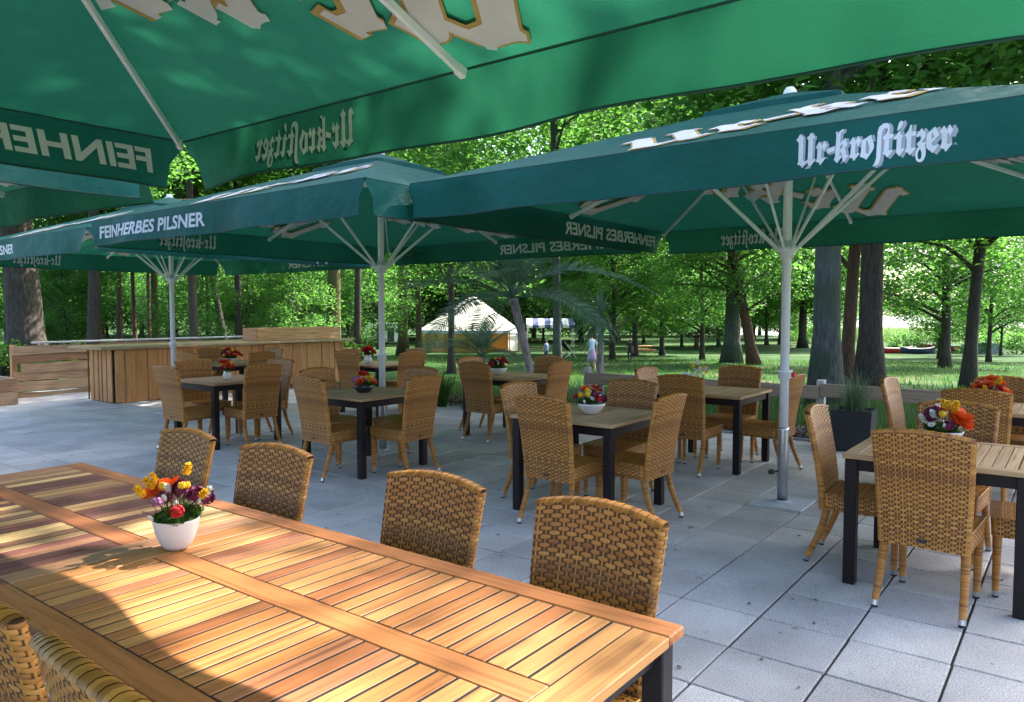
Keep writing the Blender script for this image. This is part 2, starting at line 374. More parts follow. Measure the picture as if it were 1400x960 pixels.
for k in range(34000):
    x = 9.95+rng.random()**1.6*9; y = rng.uniform(-4, 15); P.append((x, y, ground_z(x, y)-.02))
blades('grass', P, .06, .2, .012, M_GRASSB, 1, label='green grass blades growing beyond the low rail')
P = []
for k in range(22000):
    x = 19+rng.random()*26; y = rng.uniform(-4, 40); P.append((x, y, ground_z(x, y)-.02))
blades('meadow_grass', P, .05, .16, .03, M_GRASSB, 2, label='lawn grass under the park trees')
# lake at the right, reeds on its shore, wooded far shore
lw = []
for px, d in ((1000, 128), (1120, 122), (1250, 120), (1400, 120), (1700, 130), (1700, 640), (1000, 700)):
    p = at_depth(px, d); lw.append((p.x, p.y, -2.42))
m = MB(); m.add(lw, [tuple(range(7))]); ob('lake_water', m.mesh('lake_water', M_WATER), kind='structure')
P = []
for k in range(16000):
    p = at_depth(rng.uniform(1080, 1480), 96+rng.random()*26); P.append((p.x, p.y, p.z-.05))
blades('reeds', P, .8, 1.9, .09, leafy('reed', [(0, (.06, .12, .04)), (1, (.16, .22, .09))], .4, (.2, .34, .1)), 4, label='pale green reeds along the lake shore')

# ------------------------------------------------------------------ foliage builders
def leaf_cloud(centers, radii, per, L, seed, flat=.6, tilt=.9):
    """rhombic leaves scattered through clumps; returns (V, F)"""
    rng = np.random.default_rng(seed)
    n = len(centers)*per
    c = np.repeat(np.asarray(centers, float), per, 0); r = np.repeat(np.asarray(radii, float), per)
    d = rng.normal(size=(n, 3)); d /= np.linalg.norm(d, axis=1)[:, None]
    rad = rng.random(n)**.45
    P = c+d*np.stack([r, r, r*flat], 1)*rad[:, None]
    az = rng.uniform(0, 6.283, n); nz = rng.normal(size=(n, 3))*tilt*.6+np.array([0, 0, 1.]); nz /= np.linalg.norm(nz, axis=1)[:, None]
    a = np.stack([np.cos(az), np.sin(az), np.zeros(n)], 1); a -= nz*(a*nz).sum(1)[:, None]; a /= np.linalg.norm(a, axis=1)[:, None]
    b = np.cross(nz, a); l = L*rng.uniform(.65, 1.35, n); w = l*rng.uniform(.26, .36, n)
    fold = nz*(w*.35)[:, None]
    V = np.stack([P-a*(l*.5)[:, None], P+b*w[:, None]+fold, P+a*(l*.5)[:, None], P-b*w[:, None]+fold], 1).reshape(-1, 3)
    o = np.arange(n)[:, None]*4
    F = np.concatenate([o+np.array([[0, 1, 2]]), o+np.array([[0, 2, 3]])], 0)
    return V, F
def make_tree(seed, H, z0, Rc, n_cl, per, L, base_r, leafmat, barkmat, clr=1.0, low_branch=True):
    rnd = random.Random(seed); rng = np.random.default_rng(seed)
    m = MB(); pts = []; rad = []
    N = 14; wob = [rnd.uniform(-1, 1) for _ in range(4)]
    for i in range(N+1):
        t = i/N; z = t*H*.9
        pts.append((.25*math.sin(t*4+wob[0]*3)*t*wob[1]*2, .25*math.sin(t*3.3+wob[2]*3)*t*wob[3]*2, z-.15))
        rad.append(base_r*((1-t)**.75*.92+.05)*(1+.55*math.exp(-z/.35)))
    m.tube(pts, rad, 14)
    def trunk_at(z):
        t = min(.999, max(0, z/(H*.9)))*N; i = int(t); f = t-i
        a, b = Vector(pts[i]), Vector(pts[i+1]); return a.lerp(b, f), rad[i]*(1-f)+rad[i+1]*f
    cl = []; cr = []
    for k in range(n_cl):
        for _ in range(60):
            a = rnd.uniform(0, 6.283); u = rnd.random(); zz = z0+(H-z0)*u
            prof = Rc*(math.sin(math.pi*min(1, (u*.86+.16)))**.6)*rnd.uniform(.86, 1.12)
            rr = prof*math.sqrt(rnd.uniform(.12, 1)); p = (rr*math.cos(a), rr*math.sin(a), zz)
            if all((p[0]-q[0])**2+(p[1]-q[1])**2+((p[2]-q[2])*1.3)**2 > (clr*.85)**2 for q in cl): break
        c0, _r = trunk_at(zz*.92); cl.append((p[0]+c0.x, p[1]+c0.y, zz)); cr.append(clr*rnd.uniform(.75, 1.3))
    step = max(1, n_cl//34)
    for q in cl[::step]:
        zb = max(z0*.82, min(q[2]-.25*math.hypot(q[0], q[1])-.3, H*.8)); b, br = trunk_at(zb); q = Vector(q)
        mid = b.lerp(q, .5)+Vector((rnd.uniform(-.3, .3), rnd.uniform(-.3, .3), .25))
        r0 = max(.02, min(br*.5, .05+.012*(q-b).length)); m.tube([b, b.lerp(mid, .5)+Vector((0, 0, .05)), mid, q], [r0, r0*.75, r0*.55, .012], 6, cap=False)
    V, F = leaf_cloud(cl, cr, per, L, seed+7)
    return m.mesh('trunk', barkmat, True), np_mesh('crown', V, F, leafmat)
T_TALL = [make_tree(21, 20, 4.6, 5.2, 210, 210, .17, .26, M_LEAF, M_BARK, 1.15),
          make_tree(22, 22, 5.2, 5.6, 230, 200, .18, .26, M_LEAF2, M_BARK, 1.2),
          make_tree(23, 18, 3.6, 4.8, 200, 200, .16, .26, M_LEAF2, M_BARK, 1.1)]
T_MID = [make_tree(31, 11, 1.9, 3.8, 120, 210, .17, .17, M_LEAF, M_BARK, 1.0),
         make_tree(32, 12.5, 2.3, 3.6, 120, 210, .17, .18, M_LEAF, M_BARK, 1.0)]
T_SMALL = [make_tree(41, 5.2, .9, 2.0, 46, 130, .14, .06, M_LEAF2, M_BARK, .7),
           make_tree(42, 6.0, 1.1, 2.3, 54, 130, .15, .07, M_LEAF2, M_BARK, .75)]
T_FAR = [make_tree(51, 13, 1.5, 5.0, 150, 60, .36, .2, M_LEAF2, M_BARK, 1.5), make_tree(52, 15, 1.9, 5.4, 160, 60, .36, .2, M_LEAF2, M_BARK, 1.5)]
T_FART = [make_tree(53, 23, 4.5, 6.2, 230, 90, .42, .26, M_LEAF2, M_BARK, 1.7), make_tree(54, 21, 4.0, 6.0, 220, 110, .42, .26, M_LEAF2, M_BARK, 1.7)]
T_HIGH = [make_tree(55, 24, 10.5, 5.2, 150, 90, .36, .26, M_LEAF2, M_BARK, 1.6), make_tree(56, 25, 11.5, 5.0, 150, 90, .36, .26, M_LEAF, M_BARK, 1.6)]
BARKS = {}
def bark_variant(me, mat):
    k = (me.name, mat.name)
    if k not in BARKS:
        c = me.copy(); c.materials[0] = mat; BARKS[k] = c
    return BARKS[k]
def tree(proto, loc, label, rotz=0, trunk_d=None, bark=None, lean=(0, 0), group=None, scale=1., base_r=.26, name='tree', crown_scale=1.):
    t = thing(name, label, 'tree', loc, group=group, rot=(lean[0], lean[1], rotz), scale=scale)
    k = 1 if trunk_d is None else trunk_d/2/(base_r*.97*scale)
    ob('trunk', bark_variant(proto[0], bark) if bark else proto[0], t, scale=(k, k, 1))
    ob('crown', proto[1], t, scale=(crown_scale, crown_scale, 1))
    return t
def place_tree(px, depth, dia, proto, label, bark=None, lean_px=0, group=None, scale=1., base_r=.26, rotz=None, cs=1.):
    p = at_depth(px, depth)
    # lean towards the picture's right/left = rotation about the view's forward axis
    th = lean_px; ax = Vector((FW.x, FW.y, 0)).normalized()
    rz = rotz if rotz is not None else (px*1.7+depth) % 6.28
    q = Quaternion(ax, th) @ Quaternion((0, 0, 1), rz)
    t = tree(proto, p, label, 0, dia, bark, group=group, scale=scale, base_r=base_r, crown_scale=cs)
    t.rotation_euler = q.to_euler(); return t
TL = T_TALL
# near trees beyond the rail on the right
place_tree(1130, 13.0, .47, TL[0], 'thick straight grey-barked tree just beyond the rail, left of the twin trunks', M_BARKG, scale=1.1)
place_tree(1157, 18.6, .33, TL[2], 'slimmer reddish-brown tree behind the thick grey-barked one', M_BARKR, lean_px=.04)
place_tree(1190, 16.2, .50, TL[1], 'dark thick tree with rough bark standing right of the grey-barked tree', M_BARK)
place_tree(1325, 18.7, .30, TL[2], 'dark slender tree with a flared foot at the right beside the rail', M_BARK, lean_px=.05, rotz=2.2)
place_tree(1292, 33, .42, T_MID[1], 'dark tree in the sunny grass left of the slender right-hand tree', M_BARK, scale=1.1, rotz=.6, base_r=.18)
place_tree(1000, 38, .85, TL[0], 'thick dark green-barked tree with a leaning trunk at its right', M_BARKG, rotz=1.9)
place_tree(1031, 35.5, .52, TL[2], 'reddish-brown trunk leaning left across the thick dark tree', M_BARKR, lean_px=-.19, scale=.9)
place_tree(1097, 80, .9, T_FART[1], 'distant dark tree with a flared base behind the umbrella pole', M_BARK)
place_tree(1048, 86, .42, T_MID[1], 'thin distant trunk at the sunlit reeds left of the umbrella pole', M_BARK, base_r=.18)
place_tree(1066, 88, .42, T_MID[0], 'thin distant trunk directly left of the right-hand umbrella pole', M_BARK, base_r=.17)
place_tree(932, 82, .32, T_MID[0], 'thin young tree alone at the end of the sunlit sandy strip', M_BARK, base_r=.17)
place_tree(837, 46, .34, T_MID[1], 'slim dark tree right of the small palm', M_BARK, base_r=.18)
place_tree(762, 22, .26, T_TALL[1], 'grey tree behind the big palm, right of the white tent', M_BARKG, rotz=3.1, scale=.85)
place_tree(617, 26, .24, T_TALL[2], 'dark straight tree in front of the white tent', M_BARK, scale=.85)
place_tree(573, 62, .55, T_HIGH[0], 'yellowish mossy trunk right of a thicker mossy trunk', M_BARKM)
place_tree(551, 60, .85, T_HIGH[1], 'thick yellowish mossy trunk left of the white tent', M_BARKM)
place_tree(488, 45, .48, T_HIGH[0], 'dark trunk with a sunlit right edge beside the bar end', M_BARK)
place_tree(456, 42, .84, T_HIGH[0], 'thick straight trunk rising behind the wooden box on the bar', M_BARKM)
place_tree(327, 48, .5, T_HIGH[1], 'dark upright trunk right of a leaning one behind the bar', M_BARK)
place_tree(312, 45, .42, T_HIGH[0], 'dark trunk leaning left behind the bar counter', M_BARK, lean_px=-.17)
place_tree(213, 50, .5, T_HIGH[1], 'mossy trunk left of the far umbrella pole', M_BARKM)
place_tree(163, 58, .42, T_HIGH[0], 'slim trunk lit by sun on its right side behind the plank wall', M_BARKR)
place_tree(128, 36, .62, T_HIGH[0], 'dark thick trunk behind the middle of the plank wall', M_BARK)
place_tree(37, 22, 1.02, TL[1], 'very thick dark trunk at the left picture edge behind the plank wall', M_BARK)
place_tree(54, 44, .28, T_MID[0], 'thin sunlit trunk right beside the very thick left-hand trunk', M_BARKR, base_r=.17)
# background wood: rows of trees that close the view on the left and in the middle
frnd = random.Random(77)
def wood_row(pxs, d0, d1, protos, label, group, s0=.9, s1=1.15, sink=0, trunk=1.):
    labels = label
    for n_, px in enumerate(pxs):
        label = labels if isinstance(labels, str) else labels[n_]
        pr, br = frnd.choice(protos); d = frnd.uniform(d0, d1)
        t = place_tree(px+frnd.uniform(-9, 9), d, br*2*frnd.uniform(.8, 1.3)*.95*trunk, pr, label, frnd.choice((M_BARK, M_BARK, M_BARKR, M_BARKG)), group=group, scale=frnd.uniform(s0, s1), base_r=br, rotz=frnd.uniform(0, 6.28))
        t.location.z -= sink
TALLS = [(T_FART[0], .26), (T_FART[1], .26)]; MIDS = [(T_FAR[0], .2), (T_FAR[1], .2)]; SMALLS = [(T_SMALL[0], .06), (T_SMALL[1], .07)]
wood_row(range(-60, 1010, 50), 94, 120, MIDS, 'far tree of the wood that closes off the lawn', 'far trees of the wood')
wood_row(range(-50, 1060, 40), 122, 150, TALLS, 'far tree of the wood that closes off the lawn', 'far trees of the wood')
wood_row((508, 830, 880, 955, 975), 78, 92, MIDS, 'leafy mid-distance park tree beyond the terrace', 'mid-distance park trees', .75, 1.1)
wood_row((505, 545, 598, 642, 684, 735, 790, 850), 96, 112, TALLS, 'tall tree of the wood behind the white tent', 'tall trees behind the tent', 1.1, 1.3)
wood_row((1030, 1078, 1110, 1140), 100, 112, MIDS, 'leafy tree on the lake shore at the right', 'lake shore trees', .7, 1.)
wood_row((-20, 15, 72, 95, 140, 186, 204, 245, 280, 345, 372, 398, 425, 520), 52, 84, [(T_HIGH[0], .26), (T_HIGH[1], .26)], 'slim dark trunk among the park trees behind the bar', 'slim trunks behind the bar', .85, 1.05, trunk=.75)
wood_row((-90, 262), 34, 44, [(T_HIGH[0], .26)], ('tall tree just outside the left picture edge', 'tall park tree right behind the far umbrella pole'), 'tall park trees at the left')
wood_row((88, 72, 275, 400), 34, 42, SMALLS, ('young leafy sapling right of the very thick left trunk', 'sapling hugging the very thick left trunk', 'young sapling between the far pole and the leaning trunk', 'young sapling left of the thick mossy trunk by the box'), 'young saplings behind the bar', .8, 1.1)
wood_row((345, 395, 425, 500), 48, 60, SMALLS, ('young sapling right of the upright dark trunk', 'slender sapling behind the wooden box', 'sapling just left of the thick trunk behind the box', 'sapling beside the trunk with the sunlit edge'), 'young saplings by the tent', .9, 1.3)
place_tree(1285, 50, .3, T_MID[0], 'bushy bright green tree over the boats at the lake shore', M_BARK, base_r=.17, scale=1.)
place_tree(1352, 42, .25, T_MID[1], 'leafy tree with hanging branches right of the slender dark trunk', M_BARK, base_r=.18, scale=.9)
place_tree(1322, 74, .3, T_FAR[0], 'leafy tree beyond the covered boat', M_BARK, base_r=.2, scale=.8)
place_tree(1368, 60, .2, T_MID[1], 'rounded leafy tree at the right edge before the lake', M_BARK, base_r=.18, scale=.8)
place_tree(812, 66, .4, T_FART[1], 'tall leafy tree filling the gap above the middle umbrella', M_BARK, scale=1.15)
place_tree(868, 58, .4, T_FART[0], 'tall leafy tree right of the slim tree by the small palm', M_BARK, scale=1.1)
place_tree(905, 60, .4, T_MID[0], 'dark leafy tree left of the thick dark tree', M_BARK, base_r=.17, scale=1.05)
place_tree(960, 46, .3, T_MID[1], 'leafy tree whose branches hang beside the thick dark tree', M_BARK, base_r=.18, scale=.95)
place_tree(690, 92, .45, T_FAR[0], 'leafy tree rising behind the white tent', M_BARK, base_r=.2, scale=1.0)
# trees whose shade reaches the terrace from beyond the frame on the right
p = (17.95, -3.6); tree(T_TALL[0], (p[0], p[1], ground_z(*p)), 'tall tree beyond the right picture edge shading the terrace', 1.2, .45, M_BARK, scale=.92)
def shrub(name, label, loc, sx, sy, h, n, per, L, seed, mat, group=None, cat='shrub'):
    rnd = random.Random(seed); t = thing(name, label, cat, loc, group=group, rotz=0)
    c = []; r = []
    for k in range(n):
        c.append((rnd.uniform(-sx, sx), rnd.uniform(-sy, sy), h*rnd.uniform(.2, .85))); r.append(h*.32)
    V, F = leaf_cloud(c, r, per, L, seed, .9)
    m = MB()
    for q in c[::2]: m.tube([(q[0]*.4, q[1]*.4, 0), (q[0]*.75, q[1]*.75, q[2]*.5), q], [.03, .02, .008], 5, cap=False)
    ob('stem', m.mesh('stem', M_BARK), t); ob('foliage', np_mesh('foliage', V, F, mat), t); return t
for i, (px, d, sx, h, lab) in enumerate([
        (150, 40, 4.5, 1.0, 'low dark hedge in the sun behind the left half of the bar'), (260, 42, 5, 1.1, 'low dark hedge behind the far umbrella pole'),
        (345, 40, 3, 1.3, 'clipped dark hedge end left of the wooden box'), (430, 44, 3.2, 1.5, 'loose light green bush behind the wooden box on the bar'),
        (1252, 70, 2.2, 2.0, 'small bright bush at the foot of the tree beside the boats'), (-5, 20, 1.6, 1.2, 'dark bush at the left end of the plank wall'),
        (1390, 66, 5, 2.2, 'bright green bank of bushes at the right edge by the lake'), (1120, 92, 3, 2.4, 'sunlit shrub on the lake shore behind the pole')]):
    p = at_depth(px, d); t = shrub('bush', lab, p, sx, 1.2, h, int(10+sx*5), 150, .14 if d < 60 else .2, 60+i, M_LEAFB if i < 4 or i == 5 else M_LEAF2)
    t.rotation_euler = (0, 0, YAW-R(90))
# shrub layer inside the wood reads as one mass
c = []; r = []
for k in range(300):
    p = at_depth(frnd.uniform(-80, 1030), frnd.uniform(112, 145)); c.append((p.x, p.y, p.z+frnd.uniform(.3, 5.5))); r.append(frnd.uniform(1.2, 2.2))
V, F = leaf_cloud(c, r, 110, .42, 5, .8)
o = ob('wood_undergrowth', np_mesh('wood_undergrowth', V, F, M_LEAFB), kind='stuff'); o['label'] = 'dense green undergrowth inside the far wood'
c = []; r = []
for k in range(260):
    p = at_depth(frnd.uniform(900, 1750), frnd.uniform(600, 660)); c.append((p.x, p.y, -2.5+frnd.uniform(0, 13))); r.append(frnd.uniform(5, 9))
V, F = leaf_cloud(c, r, 60, 2.6, 6, .8)
o = ob('far_shore_wood', np_mesh('far_shore_wood', V, F, M_LEAFB), kind='stuff'); o['label'] = 'hazy wooded far shore across the lake'

# ------------------------------------------------------------------ lettering (flat outlines mapped onto a surface)
def text_mesh_2d(body, offset=0., shear=0., size=1., res=3):
    cu = bpy.data.curves.new('lettering', 'FONT'); cu.body = body; cu.offset = offset; cu.shear = shear; cu.size = size; cu.resolution_u = res
    o = bpy.data.objects.new('lettering', cu); col.objects.link(o)
    dg = bpy.context.evaluated_depsgraph_get(); me = bpy.data.meshes.new_from_object(o.evaluated_get(dg))
    bpy.data.objects.remove(o); bpy.data.curves.remove(cu)
    bm = bmesh.new(); bm.from_mesh(me); bmesh.ops.dissolve_degenerate(bm, dist=1e-5, edges=bm.edges); bm.to_mesh(me); bm.free()
    v = [(p.co.x, p.co.y) for p in me.vertices]; f = [tuple(p.vertices) for p in me.polygons]; bpy.data.meshes.remove(me)
    return v, f
LONG_S = [(.13, -.2), (.2, -.16), (.245, -.05), (.245, .52), (.29, .6), (.37, .63), (.45, .57), (.475, .66), (.39, .735), (.27, .735), (.165, .66), (.135, .55), (.135, -.02), (.1, -.12), (.04, -.2)]
def word_2d(chars, offset=0.):
    """black-letter word set letter by letter"""
    V, F = [], []; x = 0
    for ch in chars:
        if ch == 'ſ':
            v = [(p[0]+math.copysign(offset, p[0]-.2)*.8, p[1]+math.copysign(offset, p[1]-.3)*.8) for p in LONG_S]; v = [(p[0]-.06, p[1]) for p in v]; f = [tuple(range(len(v)))]; adv = .25
        elif ch == '-':
            v = [(.03-offset, .22-offset), (.25+offset, .27-offset), (.25+offset, .36+offset), (.03-offset, .31+offset)]; f = [(0, 1, 2, 3)]; adv = .27
        else:
            v, f = text_mesh_2d(ch, offset)
            xs = [p[0] for p in v]; v0, f0 = (v, f); adv = (max(xs)-min(xs))-2*offset+.03; mn = min(xs)+offset
            v = [(p[0]-mn, p[1]) for p in v]
        o = len(V); V += [(p[0]+x, p[1]) for p in v]; F += [tuple(i+o for i in q) for q in f]; x += adv
    return V, F, x
FR = {c: chr(0x1D586+ord(c)-97) for c in 'abcdefghijklmnopqrstuvwxyz'}; FR.update({c: chr(0x1D56C+ord(c)-65) for c in 'ABCDEFGHIJKLMNOPQRSTUVWXYZ'})
W_FULL = ''.join(FR.get(c, c) for c in 'Ur-kroſtitzer'); W_SHORT = ''.join(FR.get(c, c) for c in 'Ur-kro')
L_FULL = word_2d(W_FULL, .012); L_FULLS = word_2d(W_FULL, .03); L_SHORT = word_2d(W_SHORT, .012); L_SHORTG = word_2d(W_SHORT, .032)
L_FEIN = text_mesh_2d('FEINHERBES PILSNER', .03, .14)

# ------------------------------------------------------------------ umbrellas
HALF, Z_E, Z_A, VAL = 2.1, 2.49, 3.24, .26
CAPH = .5
BS = 2.05/L_SHORT[2]
def side_frame(k):
    a = k*math.pi/2; n = Vector((math.cos(a), math.sin(a), 0)); t = Vector((-math.sin(a), math.cos(a), 0)); return n, t
SL = (Z_A-Z_E)/HALF; NL = math.sqrt(1+SL*SL)
def roof_pt(k, u, d, off=0.):
    """u along the side (left to right seen from outside), d up the slope from the edge, off = outward"""
    n, t = side_frame(k); dd = d/NL
    return n*(HALF-dd)+t*u+Vector((0, 0, Z_E+SL*dd))+(n*SL+Vector((0, 0, 1)))/NL*off
def val_wave(k, u, d, seed):
    a = .032*(d/VAL)*(math.sin(u*3.1+seed+k)+.6*math.sin(u*6.3+seed*2.1+k*1.7))
    e = max(0, (abs(u)-1.55)/.4); a += .03*e*e*(d/VAL)
    return a
def val_pt(k, u, d, off=0., seed=0.):
    n, t = side_frame(k); return n*(HALF+.006+val_wave(k, u, d, seed)+off)+t*u+Vector((0, 0, Z_E-d))
def map_letters(Vs, Fs, fn, offs, name, mat):
    m = MB()
    for off in offs: m.add([fn(v[0], v[1], off) for v in Vs], Fs)
    return m.mesh(name, mat)
def scaled(L, sx, sy, x0, y0, ang=0.):
    c, s = math.cos(ang), math.sin(ang); return [(x0+p[0]*sx*c-p[1]*sy*s, y0+p[0]*sx*s+p[1]*sy*c) for p in L]
def clip2d(V2, F2, mg):
    # the print stops at the panel's ridges and below the vent cap
    bm = bmesh.new(); vs = [bm.verts.new((p[0], p[1], 0)) for p in V2]
    for f in F2:
        try: bm.faces.new([vs[i] for i in f])
        except ValueError: pass
    for co, no in (((HALF-mg, 0, 0), (1, 1/NL, 0)), ((-HALF+mg, 0, 0), (-1, 1/NL, 0)), ((0, (HALF-CAPH)*NL-mg+.02, 0), (0, 1, 0)), ((0, mg, 0), (0, -1, 0))):
        bmesh.ops.bisect_plane(bm, geom=bm.verts[:]+bm.edges[:]+bm.faces[:], plane_co=co, plane_no=no, clear_outer=True)
    bm.verts.index_update(); V = [(v.co.x, v.co.y) for v in bm.verts]; F = [tuple(v.index for v in f.verts) for f in bm.faces]; bm.free(); return V, F
def make_umbrella(loc, rot90, label, seed):
    t = thing('patio_umbrella', label, 'umbrella', loc, rotz=rot90*math.pi/2, group='green square patio umbrellas')
    for k in range(4):
        ru = random.Random(seed*10+k)
        # roof panel
        m = MB(); nu, nd = 12, 6; d1 = (HALF-.33)*NL; vs = []; fs = []
        for j in range(nd+1):
            for i in range(nu+1):
                d = d1*j/nd; w = HALF-d/NL; u = -w+2*w*i/nu
                sag = -.035*(1-abs(2*abs(i/nu-.5)*2-1)**2)*(math.sin(math.pi*j/nd)*.8+.12*(j == 0))
                vs.append(roof_pt(k, u, d, sag*.35))
        for j in range(nd):
            for i in range(nu): q = j*(nu+1)+i; fs.append((q, q+1, q+nu+2, q+nu+1))
        m.add(vs, fs); panel = ob('canopy_panel', m.mesh('canopy_panel', M_CANOPY, True), t)
        big = scaled(L_SHORT[0], BS, BS, -.34, .03, R(27)); bigg = scaled(L_SHORTG[0], BS, BS, -.34, .03, R(27))
        fn = lambda x, y, off, k=k: roof_pt(k, x, y, off)
        for (nm, off, inner) in (('', .006, 1), ('reverse_', -.018, -1)):
            ob(nm+'gold_outline', map_letters(*clip2d(bigg, L_SHORTG[1], .02), fn, (off,), 'gold_outline', M_GOLD), panel)
            ob(nm+'lettering', map_letters(*clip2d(big, L_SHORT[1], .045), fn, (off+.004*inner,), 'lettering', M_LETTER), panel)
        # valance
        m = MB(); nu, nd = 48, 6; vs = []; fs = []
        for j in range(nd+1):
            d = VAL*j/nd; w = HALF-.052*min(1, max(0, (d-.06)/.05))-.012*(d/VAL)
            for i in range(nu+1): vs.append(val_pt(k, -w+2*w*i/nu, d, 0, seed))
        for j in range(nd):
            for i in range(nu): q = j*(nu+1)+i; fs.append((q+nu+1, q+nu+2, q+1, q))
        m.add(vs, fs); vl = ob('valance', m.mesh('valance', M_CANOPY, True), t)
        m = MB()
        w = HALF-.066; m.tube([val_pt(k, -w+2*w*i/40, VAL-.004, 0, seed) for i in range(41)], .0055, 5)
        ob('hem', m.mesh('hem', M_HEM_SHADE, True), vl)
        m = MB(); m.tube([roof_pt(k, -HALF+2*HALF*i/20, 0, .002) for i in range(21)], .007, 5); ob('fold_shade_piping', m.mesh('fold_shade_piping', M_HEM_SHADE, True), vl)  # dark piping stands in for the shaded fold between roof and valance
        fv = lambda x, y, off, k=k: val_pt(k, x, Z_E-(Z_E-VAL)-y, off, seed)
        if k % 2 == 0:
            sx = .70/L_FULL[2]; a = scaled(L_FULL[0], sx, .215, .69, .062); b = scaled(L_FULLS[0], sx, .215, .697, .057)
            ob('letter_shadow', map_letters(b, L_FULLS[1], fv, (.0025,), 'letter_shadow', M_GREY), vl)
            ob('lettering', map_letters(a, L_FULL[1], fv, (.005,), 'lettering', M_LETTER), vl); ob('reverse_lettering', map_letters(a, L_FULL[1], fv, (-.004,), 'lettering', M_LETTER), vl)
        else:
            xs = [p[0] for p in L_FEIN[0]]; sx = 1.95/(max(xs)-min(xs)); a = scaled(L_FEIN[0], sx, .165, -1.95, .075)
            ob('lettering', map_letters(a, L_FEIN[1], fv, (.005,), 'lettering', M_LETTER), vl); ob('reverse_lettering', map_letters(a, L_FEIN[1], fv, (-.004,), 'lettering', M_LETTER), vl)
    # vent cap with scalloped edge
    m = MB(); hz = Z_E+SL*(HALF-CAPH)+.03
    for k in range(4):
        n_, t_ = side_frame(k); N = 12; top = Vector((0, 0, Z_A+.035)); vs = [top]
        for i in range(N+1): vs.append(n_*CAPH+t_*(-CAPH+2*CAPH*i/N)+Vector((0, 0, hz+.012*math.sin(math.pi*i/N))))
        for i in range(N+1): vs.append(n_*(CAPH+.01)+t_*(-CAPH+2*CAPH*i/N)*1.01+Vector((0, 0, hz-.03-.035*abs(math.sin(math.pi*i/2.4)))))
        m.add(vs, [(0, i+1, i+2) for i in range(N)]+[(i+1, i+2+N, i+3+N, i+2) for i in range(N)])
    ob('vent_cap', m.mesh('vent_cap', M_CANOPY), t)
    m = MB(); m.lathe([(.0, .06), (.03, .057), (.045, .035), (.055, .01), (.055, 0)], 14, c=(0, 0, Z_A+.015)); ob('finial', m.mesh('finial', M_WHITEMETAL, True), t)
    # frame
    hub = 2.03
    m = MB(); m.lathe([(.0, .62), (.0345, .62), (.0345, Z_A)], 20); ob('pole', m.mesh('pole', M_WHITEMETAL, True), t)
    m = MB(); m.lathe([(.036, 0), (.0405, 0), (.0405, .3), (.043, .31), (.043, .6), (.0405, .62), (.034, .62)], 20); sl_ = ob('pole_sleeve', m.mesh('pole_sleeve', M_ALU, True), t)
    m = MB(); m.tube([(-.03, .03, .26), (-.075, .06, .26)], [.008, .008], 6); m.tube([(-.07, .056, .26), (-.095, .074, .26)], [.022, .02], 8); ob('clamp_knob', m.mesh('clamp_knob', M_RUBBER), sl_)
    m = MB(); m.lathe([(.035, -.06), (.052, -.055), (.056, -.02), (.075, -.012), (.082, .0), (.082, .03), (.07, .04), (.045, .05), (.036, .09)], 16, c=(0, 0, hub)); ob('runner_hub', m.mesh('runner_hub', M_WHITEMETAL, True), t)
    m = MB(); m.lathe([(.035, -.04), (.05, -.038), (.05, .012), (.062, .015), (.062, .03), (.036, .035)], 16, c=(0, 0, 1.05)); cl_ = ob('collar', m.mesh('collar', M_WHITEMETAL, True), t)
    m = MB(); m.box((.065, -.05, 1.045), (.03, .03, .05), bev=.008); ob('crank_tab', fixn(m.mesh('crank_tab', plain('red_plastic', (.55, .02, .02), .4))), cl_)
    for i in range(8):
        a = i*math.pi/4; L = HALF*(math.sqrt(2) if i % 2 else 1.); dv = Vector((math.cos(a), math.sin(a), 0)); slope = (Z_A-Z_E)/L
        m = MB()
        p0 = dv*.06+Vector((0, 0, Z_A-.06)); p1 = dv*(L-.07)+Vector((0, 0, Z_E-.03))
        d_ = (p1-p0); q = d_.to_track_quat('X', 'Z').to_matrix(); m.box((p0+p1)/2, (d_.length, .018, .034), rot=q, bev=.003)
        rb = ob('rib', fixn(m.mesh('rib', M_WHITEMETAL)), t)
        m = MB(); m.box(p1, (.05, .03, .045), rot=q, bev=.006); ob('end_cap', fixn(m.mesh('end_cap', M_WHITEMETAL)), rb)
        m = MB(); s0 = dv*.07+Vector((0, 0, hub+.012)); fr = .42 if i % 2 == 0 else .36; s1 = p0.lerp(p1, fr)+Vector((0, 0, -.012)); d_ = s1-s0
        m.box((s0+s1)/2, (d_.length, .014, .028), rot=d_.to_track_quat('X', 'Z').to_matrix(), bev=.003); ob('strut', fixn(m.mesh('strut', M_WHITEMETAL)), t)
    m = MB(); m.box((0, 0, .006), (.42, .42, .014), bev=.004); m.lathe([(.043, .013), (.075, .013), (.075, .022), (.043, .03)], 16); ob('base_plate', fixn(m.mesh('base_plate', plain('pale_concrete', (.48, .5, .52), .8, noise=.12, nscale=40))), t)
    return t
make_umbrella((.15, 1.90, 0), 0, 'green umbrella overhead, its underside filling the top of the picture', 1.)
make_umbrella((6.1, 1.88, 0), 0, 'large teal green umbrella at right with its white pole beside the planter', 2.3)
make_umbrella((5.72, 6.15, 0), 1, 'teal green umbrella in the middle above the table with dark flower bowl', 3.9)
make_umbrella((5.95, 11.0, 0), 1, 'farthest teal green umbrella, left, its pole in front of the bar', 5.2)
make_umbrella((.24, 6.7, 0), 0, 'umbrella at the left edge seen only as a tip below the overhead one', 6.7)
